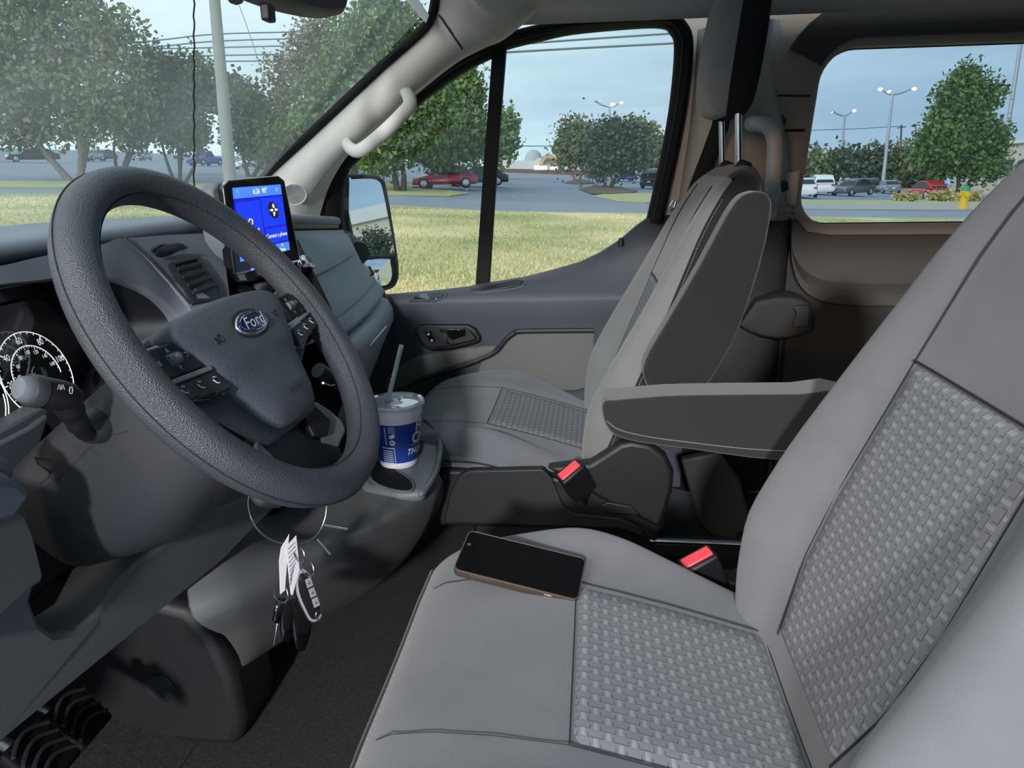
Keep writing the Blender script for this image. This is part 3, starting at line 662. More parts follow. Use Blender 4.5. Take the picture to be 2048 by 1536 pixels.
# ---- lower centre panel and cup console
lb = [(-.60, .86, 1.34), (-.57, .84, 1.28), (-.53, .80, 1.22), (-.49, .765, 1.175), (-.468, .735, 1.145), (-.48, .79, 1.09), (-.50, .85, 1.04), (-.54, .95, .93), (-.60, 1.06, .82), (-.66, 1.15, .72)]
rb_ = [(-.50, 1.085), (-.44, 1.085), (-.37, 1.083), (-.292, 1.08), (-.288, 1.05), (-.316, .975), (-.375, .893), (-.455, .825), (-.60, .75), (-.66, .72)]
rings = []
for t in (0., .12, .25, .4, .55, .7, .82, .92, .97, 1.):
    tx = t**.9 if t < 1 else 1.
    rings.append([Vector((a[0]+(b[0]-a[0])*tx - (.012 if t == 1. else 0), a[1]+(1.335-a[1])*t, a[2]+(b[1]-a[2])*(min(1., t*2.2) if i_ < 3 else min(1., t*1.7) if i_ == 3 else min(1., t*1.15)))) for i_, (a, b) in enumerate(zip(lb, rb_))])
rings.append([p+Vector((-.03, .008, 0)) for p in rings[-1]]); rings.append([p+Vector((-.2, .0, 0)) for p in rings[-1]])
V, F = loft([smoothpath(r_, 3) for r_ in rings], closed=False); raw('centre_panel', V, F, 'dash_grey', dash, angle=80, solid=.006)
# left knee panel with column cut-out: outline and thickness
kp = [(-200, 1010, -.50), (40, 1030, -.5), (70, 1060, -.5), (88, 1150, -.5), (72, 1172, -.5), (63, 1200, -.5), (80, 1245, -.5), (110, 1268, -.5), (150, 1262, -.5), (200, 1225, -.5), (245, 1160, -.5), (300, 1105, -.49), (420, 1030, -.47), (520, 985, -.46), (560, 1010, -.45), (440, 1120, -.47), (350, 1190, -.50), (300, 1226, -.52), (255, 1243, -.53), (0, 1492, -.53), (-200, 1680, -.53)]
V, F = prism([at(u, v, X=x) for u, v, x in kp], (-.05, 0, .01)); raw('knee_panel', V, F, 'dash_grey', dash, bevel=.006, bseg=2, smooth=True, angle=50)
kb = [(-200, 1030), (30, 1020), (52, 1032), (68, 1070), (88, 1150), (84, 1164), (62, 1178), (0, 1236), (-200, 1380)]
V, F = prism([at(u, v, X=-.475) for u, v in kb], (-.05, 0, 0)); raw('switch_block', V, F, 'dash_grey', dash, bevel=.008, bseg=3)
V, F = prism([at(u, v, X=-.47) for u, v in ((-150, 990), (28, 960), (64, 985), (60, 1000), (30, 1042), (-150, 1090))], (-.03, 0, .02)); raw('headlamp_switch', V, F, 'dash_plastic', dash, bevel=.008, bseg=3)
V, F = prism([at(u, v, X=-.485) for u, v in ((-150, 950), (0, 918), (26, 924), (36, 950), (20, 965), (-150, 1000))], (-.03, 0, .02)); raw('vent_edge', V, F, 'dash_plastic', dash, bevel=.008, bseg=3)
# cup console: tray top with two openings, raised rim
zt = 1.098
tp = [(700, 935), (745, 905), (800, 868), (845, 832), (868, 850), (884, 890), (880, 925), (868, 955), (846, 982), (800, 984), (730, 972)]
TP = [at(u, v, Z=zt) for u, v in tp]
V, F = prism(TP, (0, 0, -.024)); con = raw('cup_console', V, F, 'console_grey', dash, bevel=.010, bseg=3)
rim = smoothpath([at(u, v, Z=zt+.006) for u, v in ((848, 838), (868, 856), (880, 890), (877, 922), (866, 955), (846, 984), (836, 988))], 5)
raw('raised_rim', *tube(rim, [.003]+[.0065]*(len(rim)-4)+[.005, .003, .001], 8), 'console_grey', con)
tr = smoothpath([at(u, v, Z=zt+.001) for u, v in ((744, 928), (762, 922), (790, 940), (822, 962), (826, 978), (810, 984), (770, 976), (742, 958))], 4, closed=True)
V, F = prism(tr, (0, 0, .002)); raw('coin_tray', V, F, 'rubber', con)
raw('tray_rim', *tube(tr, .003, 6, closed=True), 'dash_grey', con)
ch = smoothpath([at(u, v, Z=zt+.001) for u, v in ((800, 872), (832, 862), (846, 880), (842, 905), (815, 920), (800, 910))], 4, closed=True)
V, F = prism(ch, (0, 0, .002)); raw('cup_well', V, F, 'rubber', con)
# black footwell box on the tunnel
bxp = [(-.635, .985), (-.60, .94), (-.575, .86), (-.57, .77), (-.585, .72), (-1.0, .72), (-1.0, 1.05), (-.78, 1.02)]
V, F = prism([Vector((x, .985, z)) for x, z in bxp], (0, .14, 0)); tb = raw('tunnel_cover', V, F, 'cover_plastic', dash, bevel=.02, bseg=4)
raw('cover_plug', *lathe([(.0, .002), (.022, .002), (.024, 0)], at(320, 1375, Y=.984), 26, (0, -1, 0)), 'charcoal_plastic', tb)
# firewall and footwell lining
S(raw('wall_front', *boxm((-1.02, 1.2, 1.1), (.04, 1.96, .85)), 'carpet', smooth=False))
V, F = loft([[Vector((-.66, y, .722)), Vector((-.9, y, .80)), Vector((-1.0, y, .95))] for y in (.25, 1.0, 1.95)], closed=False); S(raw('trim_3', V, F, 'carpet'))
# ================================================================== STEERING WHEEL
WC = Vector((-.348, .701, 1.496)); WT = .612
wn_ = Vector((math.cos(WT), 0, math.sin(WT))); wa = Vector((0, 1, 0)); wb = wn_.cross(wa)
WM = Matrix(((wa.x, wb.x, wn_.x, WC.x), (wa.y, wb.y, wn_.y, WC.y), (wa.z, wb.z, wn_.z, WC.z), (0, 0, 0, 1)))
wheel = thing('steering_wheel', 'black grained leather steering wheel with oval emblem on its hub', 'steering wheel', mw=WM)
R0, RR = .1768, .0182
V = []; F = []; NS, NT = 96, 20
for i in range(NS):
    a = 2*math.pi*i/NS; d = Vector((math.cos(a), math.sin(a), 0))
    g = 1 + .10*max(0, math.cos(2*(a-math.radians(-5)))-.0)*0   # even grip
    for k in range(NT):
        w = 2*math.pi*k/NT; V.append(d*(R0+RR*math.cos(w)*.98)+Vector((0, 0, RR*math.sin(w)*1.06)))
for i in range(NS):
    for k in range(NT): F.append((i*NT+k, i*NT+(k+1) % NT, ((i+1) % NS)*NT+(k+1) % NT, ((i+1) % NS)*NT+k))
rimo = raw('rim', V, [f[::-1] for f in F], 'leather', wheel)
for w in (.0, 2.6):
    V, F = tube([Vector((math.cos(a), math.sin(a), 0))*(R0+(RR+.0002)*math.cos(w))+Vector((0, 0, (RR+.0004)*math.sin(w)*1.06)) for a in np.linspace(0, 2*math.pi, 121)[:-1]], .0006, 4, closed=True); raw('rim_seam', V, F, 'seam', rimo)
# hub / airbag cover: domed outline
ho = [(0, .043), (.04, .042), (.08, .039), (.105, .034), (.116, .026), (.112, .014), (.098, -.004), (.084, -.028), (.071, -.052), (.058, -.078), (.046, -.094), (.030, -.100), (0, -.102)]
ho = ho + [(-x, y) for x, y in ho[-2:0:-1]]
ho = [(p.x, p.y) for p in smoothpath([Vector((x, y, 0)) for x, y in ho], 3, closed=True)]
rings = []
for s, h in ((1., -.022), (1.0, -.008), (.985, -.002), (.95, .0035), (.88, .0075), (.75, .011), (.55, .0135), (.3, .0145), (.08, .015)):
    rr = []
    for x, y in ho:
        X, Y = x*s, -.02+(y+.02)*s
        dz = 0
        q_ = min(1, max(0, (-.020-Y)/.022)); dz = -.005*q_*q_*(3-2*q_)      # lower face set back below the crease
        rr.append(Vector((X, Y, h+dz*(1 if s < .97 else .3))))
    rings.append(rr)
V, F = loft(rings); hub = raw('airbag_cover', V, F, 'hub_leather', wheel, angle=85)
# emblem
em = Vector((0, .003, .0135))
def ell(rx, ry, z, n=48): return [em+Vector((rx*math.cos(2*math.pi*k/n), ry*math.sin(2*math.pi*k/n), z)) for k in range(n)]
raw('emblem_recess', *loft([ell(.036, .0170, .0), ell(.0345, .0158, .0016), ell(.033, .0145, .0016)]), 'emboss_dark', hub)
emb = raw('emblem', *loft([ell(.0315, .0132, .0), ell(.0315, .0132, .0028), ell(.0305, .0122, .0038), ell(.0285, .0108, .0038)]), 'chrome', hub, label='chrome-rimmed blue oval emblem with white script')
raw('emblem_field', *loft([ell(.0285, .0108, .0036), ell(.0283, .0106, .0043), ell(.015, .005, .0048)]), 'emblem_blue', emb)
raw('emblem_script', *text_at('Ford', .0175, em+Vector((0, 0, .0052)), (1, 0, 0), (0, 1, 0), shear=.35, sx=1.25), 'white_paint', emb, smooth=False)
raw('emblem_ring', *tube(ell(.0262, .0092, .0049), .0004, 4, closed=True), 'chrome', emb)
# embossed lettering and horn marks
raw('lettering', *text_at('AIRBAG', .0125, (.004, -.074, .0112), (1, 0, 0), (0, 1, 0)), 'emboss_dark', hub, smooth=False)
for x in (-.063, .063):
    c = Vector((x, .002, .0138))
    V, F = join(tube([c+Vector((.004*math.cos(w), .004*math.sin(w), 0)) for w in np.linspace(0, 2*math.pi, 17)[:-1]], .0005, 4, closed=True), tube([c+Vector((-.004, 0, 0)), c+Vector((-.011, .003, 0)), c+Vector((-.011, -.003, 0)), c+Vector((-.004, 0, 0))], .0005, 4)); raw('horn_mark', V, F, 'emboss_dark', hub)
# back plate and side spokes
bpo = [(-.118, .034), (-.165, .030), (-.170, -.028), (-.125, -.045), (-.085, -.060), (-.055, -.105), (.055, -.105), (.085, -.060), (.125, -.045), (.170, -.028), (.165, .030), (.118, .034), (.06, .041), (-.06, .041)]
V, F = prism([Vector((x, y, -.012)) for x, y in bpo], (0, 0, -.02)); raw('spoke_plate', V, F, 'hub_leather', wheel, bevel=.007, bseg=3)
# switch pods on both side spokes
for sx in (-1, 1):
    po = [(.095, .022), (.150, .024), (.160, .012), (.158, -.016), (.148, -.030), (.100, -.043), (.078, -.040), (.090, -.004)]
    V, F = prism([Vector((sx*x, y, -.012)) for x, y in po], (0, 0, .012)); pod = raw('switch_pod', V, F, 'gloss_black', wheel, bevel=.004, bseg=2)
    up_ = [(.101, .019), (.147, .021), (.155, .010), (.154, -.008), (.094, -.012)]
    V, F = prism([Vector((sx*x, y, -.002)) for x, y in up_], (0, 0, .0045)); raw('switch', V, F, 'charcoal_plastic', pod, bevel=.002)
    V, F = prism([Vector((sx*x, y, .0015)) for x, y in ((.116, .018), (.136, .019), (.137, -.008), (.115, -.009))], (0, 0, .0015)); raw('switch_pad', V, F, 'black_plastic', pod, bevel=.0008)
    raw('roller', *tube([Vector((sx*.118, .005, .002)), Vector((sx*.134, .005, .002))], .0055, 14), 'console_grey', pod)
    V, F = prism([Vector((sx*x, y, .0)) for x, y in ((.090, -.0135), (.155, -.0095), (.154, -.0135), (.090, -.0185))], (0, 0, .005)); raw('pod_strip', V, F, 'spoke_silver', pod, bevel=.001)
    for k in range(3):
        x0 = .084+k*.0232
        V, F = prism([Vector((sx*x, y, -.002)) for x, y in ((x0+.006, -.019+k*.0015), (x0+.0275, -.0178+k*.0015), (x0+.0235, -.0385+k*.004), (x0, -.040+k*.004))], (0, 0, .0055)); raw('button', V, F, 'charcoal_plastic', pod, bevel=.0012)
        c = Vector((sx*(x0+.014), -.028+k*.0028, .0042))
        V, F = join(tube([c+Vector((-.003, .002, 0)), c+Vector((-.001, -.002, 0)), c+Vector((.003, -.003, 0))], .0007, 4), tube([c+Vector((0, .004, 0)), c+Vector((.004, .003, 0))], .0006, 4)); raw('icon', V, F, 'icon_white', pod)
    for (x, y, b) in ((.1255, .0135, 'A'), (.1255, -.004, 'V'), (.146, .006, 'III'), (.106, .004, 'C'), (.1255, .005, 'M')):
        raw('icon', *text_at(b, .0068, (sx*x, y, .0033 if b != 'M' else .0078), (sx*1. if b in 'CIII' else 1., 0, 0), (0, 1, 0)), 'icon_white', pod, smooth=False)
# lower double spoke with silver inlays
lw = [(-.080, -.085), (.080, -.085), (.100, -.110), (.104, -.140), (.080, -.155), (0, -.165), (-.080, -.155), (-.104, -.140), (-.100, -.110)]
V, F = prism([Vector((x, y, -.030)) for x, y in lw], (0, 0, -.015)); raw('lower_spoke', V, F, 'charcoal_plastic', wheel, bevel=.006, bseg=3)
for sx in (-1, 1):
    V, F = prism([Vector((sx*x, y, -.031)) for x, y in ((.060, -.092), (.082, -.100), (.096, -.118), (.103, -.138), (.094, -.148), (.058, -.154), (.028, -.136), (.056, -.130))], (0, 0, .007)); raw('spoke_inlay', V, F, 'spoke_silver', wheel, bevel=.003, bseg=3)
V, F = prism([Vector((x, y, -.034)) for x, y in ((-.08, -.098), (-.03, -.095), (.01, -.108), (.06, -.155), (.05, -.168), (-.05, -.168), (-.1, -.14))], (0, 0, .009)); raw('spoke_cover', V, F, 'charcoal_plastic', wheel, bevel=.004, bseg=3)
V, F = prism([Vector((x, y, -.028)) for x, y in ((.030, -.102), (.062, -.096), (.072, -.126), (.046, -.136), (.020, -.126))], (0, 0, .009)); raw('spoke_block', V, F, 'black_plastic', wheel, bevel=.002)
# ================================================================== STEERING COLUMN
colm = thing('steering_column', 'dark plastic steering column shroud behind the wheel with a thick stalk', 'steering column', (-.55, .70, 1.25))
def ring_c(d, hw, top, bot, n=28, dz=0.):
    c = WC - wn_*d + Vector((0, 0, dz)); out = []
    for k in range(n):
        a = 2*math.pi*k/n; ca, sa = math.cos(a), math.sin(a)
        e = .55
        x = hw*math.copysign(abs(ca)**e, ca); y = (top if sa > 0 else bot)*math.copysign(abs(sa)**e, sa)
        out.append(c+wa*x+wb*y)
    return out
V, F = loft([ring_c(.036, .085, .036, .10), ring_c(.042, .092, .040, .108), ring_c(.075, .094, .040, .112), ring_c(.12, .094, .038, .118), ring_c(.17, .090, .036, .130), ring_c(.22, .085, .034, .120), ring_c(.28, .08, .03, .10)])
raw('shroud', V, F, 'charcoal_plastic', colm, angle=80); TSH = bvh(V, F)
V, F = loft([ring_c(.030, .055, .02, .075), ring_c(.034, .078, .03, .092), ring_c(.044, .078, .03, .092)]); raw('shroud_mouth', V, F, 'black_plastic', colm)
def onshroud(u, v, y): return at(u, v, Y=y)
for P_ in (((72, 985), (130, 945), (190, 885), (255, 862)), ((165, 880), (190, 905), (200, 908)), ((75, 860), (70, 915), (100, 945), (78, 968))):
    raw('shroud_seam', *tube(smoothpath([hit(TSH, u, v, .0002)[0] for u, v in P_], 4), .0008, 5), 'seam', colm)
ball = hit(TSH, 190, 850, .002)[0]
raw('stalk_boot', *lathe([(0, .016), (.007, .0155), (.012, .012), (.0155, .006), (.017, -.002), (.018, -.010)], ball, 28, Vector((-.15, -1, .2))), 'charcoal_plastic', colm)
s0 = at(186, 866, Y=.600); s1 = at(166, 862, Y=.585); s2 = at(146, 828, Y=.572); s3 = at(130, 800, Y=.562)
stk = raw('stalk', *tube(smoothpath([s0, s1, s2, s3], 5), [.006]*3+[.0075]*4+[.0095]*4+[.0115]*5, 18), 'black_plastic', colm)
g0 = at(132, 793, Y=.562); g1 = at(36, 776, Y=.527); gd = (g1-g0).normalized(); gl_ = (g1-g0).length
raw('stalk_grip', *lathe([(0, -.010), (.009, -.009), (.0122, -.003), (.0132, .006), (.0132, gl_*.45), (.0125, gl_*.55)], g0, 26, gd), 'black_plastic', stk)
raw('stalk_collar', *lathe([(.0118, gl_*.52), (.0136, gl_*.55), (.0136, gl_*.78), (.0120, gl_*.82)], g0, 26, gd), 'charcoal_plastic', stk)
raw('stalk_button', *lathe([(0, gl_+.001), (.0085, gl_), (.0105, gl_-.003), (.0112, gl_*.80), (.011, gl_*.7)], g0, 26, gd), 'dash_plastic', stk)
for (u, v, b) in ((122, 775, '/ii\\'), (142, 780, '{}')):
    p = at(u, v, Y=.545)
    raw('stalk_icon', *text_at(b, .0062, p, RT, CU), 'fob_button', stk, smooth=False)
# right-hand wiper stalk seen through the wheel
w0 = at(636, 740, X=-.40); w1 = at(676, 768, X=-.385)
raw('wiper_stalk', *tube([w0, w0.lerp(w1, .5), w1], [.012, .011, .009], 14), 'black_plastic', colm)
raw('stalk_ring', *tube([at(u, v, X=-.384) for u, v in ((646, 766), (660, 771), (674, 768))], .0016, 6), 'chrome', colm)
# ================================================================== SEATS
def seat(name, label, O, side, arm_label=None):
    """O = place of the front edge of the woven cushion panel (centre, top); side=+1 armrest on +Y, -1 on -Y"""
    O = Vector(O); t = thing(name, label, 'seat', (O.x+.1, O.y, .74))
    # cushion
    cs_ = [(-.212, -.13, 0, .205), (-.216, -.085, 0, .212), (-.212, -.05, 0, .220), (-.198, -.022, .002, .230), (-.17, -.006, .006, .242), (-.13, .001, .012, .252), (-.07, .003, .022, .260), (0, 0, .034, .264), (.06, -.014, .034, .265), (.12, -.029, .020, .264), (.18, -.046, .006, .262), (.235, -.062, -.004, .260), (.30, -.078, -.006, .256), (.36, -.09, -.006, .245)]
    hf = [(0, 0, 0), (.05, .0005, 0), (.10, .002, 0), (.142, .003, 0), (.168, .002, .04), (.194, .001, .16), (.220, 0, .50), (.242, -.001, 1.), (.257, -.006, .92), (.270, -.018, .5), (.279, -.038, .1), (.280, -.070, 0), (.274, -.105, 0)]
    def cring(x, zt_, bo, w):
        q = [(y*w/.266 if y > .142 else y*(.6+.4*w/.266), zt_+dz+bo*b) for y, dz, b in hf]
        q = [(y, max(z, -.125)) for y, z in q]
        full = [(-y, z) for y, z in q[::-1]] + q[1:]
        return [O+Vector((x, y, z)) for y, z in full]
    rings = [cring(*c) for c in cs_]
    n = len(rings[0])
    # finer stations
    dense = [smoothpath([r_[k] for r_ in rings], 4) for k in range(n)]
    rings = [[dense[k][i] for k in range(n)] for i in range(len(dense[0]))]
    V, F = loft(rings, closed=False)
    F.append(tuple(range(n))[::-1])
    cush = raw('cushion', V, F, 'fabric_grey', t, sub=1)
    # front corner piping with dashed stitching
    kk = n-3
    pipe = [r_[kk]+Vector((0, .0015, .0)) for r_ in rings]
    for idx, sg in ((2, -1), (kk, 1)):
        raw('piping', *tube([r_[idx]+Vector((0, sg*.001, 0)) for r_ in rings[6:]], .0022, 6), 'fabric_dark', cush)
        st_ = []
        pp = [r_[idx]+Vector((0, sg*.003, .010)) for r_ in rings[4:]]
        for a, b in zip(pp, pp[1:]):
            for q in range(3): st_.append(tube([a.lerp(b, q/3+.03), a.lerp(b, q/3+.22)], .0007, 4))
        raw('stitching', *join(*st_), 'thread', cush, kind='stuff')
    fp = [rings[11][k]+Vector((-.001, 0, .001)) for k in range(3, n-3)]
    raw('piping', *tube(fp, .0024, 6), 'fabric_dark', cush)
    raw('stitching', *join(*[tube([a.lerp(b, q/4+.03)+Vector((.006, 0, .005)), a.lerp(b, q/4+.17)+Vector((.006, 0, .005))], .0006, 4) for a, b in zip(fp, fp[1:]) for q in range(4)]), 'thread', cush, kind='stuff')
    # woven cushion panel
    X0, X1, HW = 0., .236, .142
    nx, ny = 24, 16; V = []; uvs = []; F = []
    def ctop(x, y):
        zt_ = interp([(c[0], c[1]) for c in cs_], x); bo = interp([(c[0], c[2]) for c in cs_], x)
        return zt_+interp([(h[0], h[1]) for h in hf], abs(y))+bo*interp([(h[0], h[2]) for h in hf], abs(y))
    for i in range(nx+1):
        for j in range(ny+1):
            x = X0+(X1-X0)*i/nx; y = -HW+2*HW*j/ny
            edge = min(i, nx-i, j, ny-j)
            V.append(O+Vector((x, y, ctop(x, y)+(.0045 if edge > 0 else -.002)))); uvs.append((x, y))
    for i in range(nx):
        for j in range(ny):
            a = i*(ny+1)+j; F.append((a, a+1, a+ny+2, a+ny+1))
    raw('woven_panel', V, [f[::-1] for f in F], 'fabric_weave', cush, uv=uvs, label='patterned woven centre panel of the cushion')
    for pth in ([(X0, -HW), (X0, HW)], [(X1, -HW), (X1, HW)], [(X0, HW), (X1, HW)], [(X0, -HW), (X1, -HW)], [(-.185, -.135), (0, -.142)], [(-.185, .135), (0, .142)]):
        (xa, ya), (xb, yb) = pth
        raw('seam', *tube([O+Vector((xa+(xb-xa)*q/12, ya+(yb-ya)*q/12, ctop(xa+(xb-xa)*q/12, ya+(yb-ya)*q/12)+.0028)) for q in range(13)], .0008 if xa >= 0 else .0005, 5), 'seam', cush)
    # backrest
    LN = math.atan(.386); d = Vector((math.sin(LN), 0, math.cos(LN))); f = Vector((-math.cos(LN), 0, math.sin(LN))); B = O+Vector((.221, 0, -.10))
    wt = [(0, .225), (.08, .248), (.16, .262), (.26, .266), (.38, .254), (.5, .230), (.6, .205), (.66, .188), (.70, .16), (.718, .11)]
    bt = [(0, .01), (.08, .042), (.16, .062), (.26, .052), (.38, .034), (.5, .019), (.6, .009), (.66, .004), (.7, 0), (.72, 0)]
    ct = [(0, 0), (.55, 0), (.6, -.004), (.66, -.014), (.70, -.034), (.718, -.056)]
    tk = [(0, -.10), (.1, -.115), (.5, -.115), (.66, -.11), (.70, -.10), (.718, -.085)]
    sec = [(0, 0, 0), (.05, 0, .0), (.10, 0, .004), (.142, .002, .03), (.158, .0, .26), (.180, 0, .66), (.204, 0, .95), (.226, 0, 1.), (.245, 0, .78), (.257, -.004, .42), (.2625, -.012, .12)]
    ss = [0, .04, .08, .12, .16, .21, .26, .32, .38, .44, .5, .55, .6, .63, .66, .68, .70, .712, .718]
    fr_r = []; sd_r = []
    for s in ss:
        w = interp(wt, s); b_ = interp(bt, s); c_ = interp(ct, s); k_ = interp(tk, s)
        h_ = [(y*w/.2625, c_+dd+b_*bb) for y, dd, bb in sec]
        full = [(-y, q) for y, q in h_[::-1]]+h_[1:]
        fr_r.append([B+d*s+Vector((0, y, 0))+f*q for y, q in full])
        ye, qe = h_[-1]
        sd = [(ye, qe), (ye*1.0, qe*.5+k_*.3), (ye*.99, k_*.75), (ye*.93, k_), (0, k_-.006), (-ye*.93, k_), (-ye*.99, k_*.75), (-ye, qe*.5+k_*.3), (-ye, qe)]
        sd_r.append([B+d*s+Vector((0, y, 0))+f*q for y, q in sd])
    icut = 15   # everything above is the darker top cap
    V, F = loft(fr_r[:icut+1], closed=False); bk = raw('backrest', V, [q[::-1] for q in F], 'fabric_light' if side < 0 else 'fabric_grey', t, sub=1)
    V, F = loft(sd_r, closed=False); raw('back_shell', V, [q[::-1] for q in F], 'fabric_dark', t, angle=80, sub=1)
    V, F = loft(fr_r[icut:], closed=False); raw('top_cap', V, [q[::-1] for q in F]+[tuple((len(fr_r)-icut-1)*len(fr_r[0])+k for k in range(len(fr_r[0])))], 'fabric_dark' if side < 0 else 'fabric_grey', t, sub=1)
    def bfront(s, y):
        w = interp(wt, s); yy = abs(y)*.2625/w
        return interp(ct, s)+interp([(h[0], h[1]) for h in sec], yy)+interp(bt, s)*interp([(h[0], h[2]) for h in sec], yy)
    V = []; uvs = []; F = []; S0, S1 = .07, .430; nx = 30
    for i in range(nx+1):
        s = S0+(S1-S0)*i/nx; hw = interp([(.07, .105), (.16, .135), (.25, .142), (.43, .132)], s)
        for j in range(ny+1):
            y = -hw+2*hw*j/ny; edge = min(i, nx-i, j, ny-j)
            V.append(B+d*s+Vector((0, y, 0))+f*(bfront(s, y)+(.0055 if edge > 0 else -.002))); uvs.append((s, y))
    for i in range(nx):
        for j in range(ny):
            a = i*(ny+1)+j; F.append((a, a+1, a+ny+2, a+ny+1))
    raw('woven_panel', V, F, 'fabric_weave', bk, uv=uvs, label='patterned woven centre panel of the backrest')
    for sg in (-1, 1):
        raw('seam', *tube([B+d*s+Vector((0, sg*interp([(.07, .105), (.16, .135), (.25, .142), (.43, .132), (.66, .11)], s), 0))+f*(bfront(s, sg*interp([(.07, .105), (.16, .135), (.25, .142), (.43, .132), (.66, .11)], s))+.001) for s in np.linspace(.07, .655, 24)], .0014, 5), 'seam', bk)
        st_ = []; pp = [B+d*s+Vector((0, sg*(interp(wt, s)+.0012), 0))+f*(interp(bt, s)*.12-.018+interp(ct, s)) for s in np.linspace(.05, .64, 60)]
        for a, b in zip(pp, pp[1:]):
            for q in range(2): st_.append(tube([a.lerp(b, q/2+.05), a.lerp(b, q/2+.33)], .0007, 4))
        raw('stitching', *join(*st_), 'thread', bk, kind='stuff')
    raw('seam', *tube([B+d*S1+Vector((0, y, 0))+f*(bfront(S1, y)+.003) for y in np.linspace(-.132, .132, 12)], .0014, 5), 'seam', bk)
    return t, O, B, d, f
pseat, PO, PB, PD, PF = seat('passenger_seat', 'grey cloth passenger seat by the far door with headrest and armrest folded up', (-.232, 1.706, 1.10), -1)
dseat, DO, DB, DD, DF = seat('driver_seat', 'large grey cloth driver seat in the foreground with woven centre panels', (-.017, .713, 1.135), 1)
# passenger headrest on two steel posts
hc = at(1478, 105, Y=1.60)
hd = Vector((.10, 0, 1)).normalized(); hf_ = Vector((-1, 0, .10)).normalized(); hcen = Vector((hc.x+.005, 1.70, hc.z+.02))
def hring(s, w, fr_, bk_):
    q = []
    for y, dpt in ((-1, 0), (-.985, .45), (-.90, .82), (-.7, 1.), (-.3, 1.05), (0, 1.06), (.3, 1.05), (.7, 1.), (.9, .82), (.985, .45), (1, 0)): q.append(hcen+hd*s+Vector((0, y*w, 0))+hf_*dpt*fr_)
    return q
hs = [(-.135, .085, .022, -.02), (-.132, .105, .034, -.03), (-.12, .122, .046, -.038), (-.09, .133, .054, -.044), (-.03, .138, .056, -.046), (.04, .138, .054, -.046), (.09, .132, .048, -.044), (.12, .12, .04, -.04), (.135, .10, .026, -.03)]
rings = [hring(*a) for a in hs]
V, F = loft(rings, closed=False); n = len(rings[0]); F += [tuple(range(n))[::-1], tuple(range((len(rings)-1)*n, len(rings)*n))]
hr = raw('headrest', V, [q[::-1] for q in F], 'fabric_light', pseat, sub=1, label='tall headrest with black sides on two steel posts')
rings = []
for (s, w, fr_, bk_) in hs:
    q = []
    for y, dpt in ((-1, .30), (-1.012, .1), (-1.01, -.3), (-.97, -.75), (-.85, -1.), (0, -1.05), (.85, -1.), (.97, -.75), (1.01, -.3), (1.012, .1), (1, .3)):
        q.append(hcen+hd*s+Vector((0, y*w*1.003, 0))+hf_*(dpt*(fr_ if dpt > 0 else -bk_)))
    rings.append(q)
V, F = loft(rings, closed=False); n = len(rings[0]); F += [tuple(range(n)), tuple(range((len(rings)-1)*n, len(rings)*n))[::-1]]
raw('headrest_shell', V, F, 'fabric_black', hr, sub=1)
st_ = []
pp = smoothpath([hcen+hd*s+Vector((0, -w*1.012, 0))+hf_*fr_*.28 for s, w, fr_, bk_ in hs], 6)
for a, b in zip(pp, pp[1:]): st_.append(tube([a.lerp(b, .1), a.lerp(b, .5)], .0009, 4))
raw('stitching', *join(*st_), 'seam', hr, kind='stuff')
for y in (-.10, .10):
    tp_ = hcen+hd*-.10+Vector((.008, y, 0)); bt_ = PB+PD*.69+PF*-.055+Vector((0, y, 0))
    raw('post', *tube([tp_, bt_], .0068, 12), 'steel', hr, label='bare steel headrest post')
    raw('post_collar', *lathe([(.007, .012), (.014, .011), (.017, .006), (.018, -.006)], PB+PD*.712+PF*-.055+Vector((0, y, 0)), 18, PD), 'black_plastic', hr)
# raised armrest of the passenger seat
def pad(parent, name, prof, y0, y1, m, bev):
    V, F = prism([Vector((p.x, y0, p.z)) for p in prof], (0, y1-y0, 0)); return raw(name, V, F, m, parent, bevel=bev, bseg=5, angle=35)
ua = [at(u, v, Y=1.385) for u, v in ((1288, 760), (1286, 735), (1300, 700), (1345, 625), (1400, 530), (1440, 455), (1470, 405), (1495, 386), (1525, 384), (1542, 400), (1540, 440), (1520, 530), (1480, 650), (1440, 730), (1405, 782), (1385, 790), (1330, 788), (1300, 778))]
ar = pad(pseat, 'armrest', smoothpath(ua, 2, closed=True), 1.378, 1.442, 'fabric_dark', .016)
raw('armrest_seam', *tube([Vector((p.x, 1.3765, p.z)) for p in smoothpath([at(u, v, Y=1.377) for u, v in ((1400, 782), (1437, 728), (1476, 650), (1514, 530), (1534, 440))], 5)], .0018, 5), 'seam', ar)
# plastic base of the passenger seat
pb = [(872, 944), (900, 941), (1080, 948), (1180, 972), (1335, 995), (1340, 1000), (1312, 1088), (1280, 1068), (1240, 1062), (878, 1052)]
hg = [(1090, 936), (1180, 927), (1213, 906), (1240, 888), (1262, 883), (1300, 889), (1332, 912), (1348, 945), (1345, 985), (1320, 1060), (1200, 1000)]
V, F = prism([at(u, v, Y=1.412) for u, v in pb], (0, .50, 0)); bs = raw('seat_base', V, F, 'black_plastic', pseat, bevel=.010, bseg=3)
V, F = prism([at(u, v, Y=1.408) for u, v in hg], (0, .035, 0)); raw('hinge_cover', V, F, 'black_plastic', pseat, bevel=.010, bseg=3)
pp_ = [(886, 1046), (900, 985), (918, 950), (938, 941), (1085, 938), (1104, 956), (1124, 1008), (1146, 1026), (1240, 1036), (1276, 1052), (1296, 1078), (1240, 1058)]
V, F = prism([at(u, v, Y=1.405) for u, v in pp_], (0, .02, 0)); raw('side_cover', V, F, 'cover_plastic', bs, bevel=.004, bseg=3)
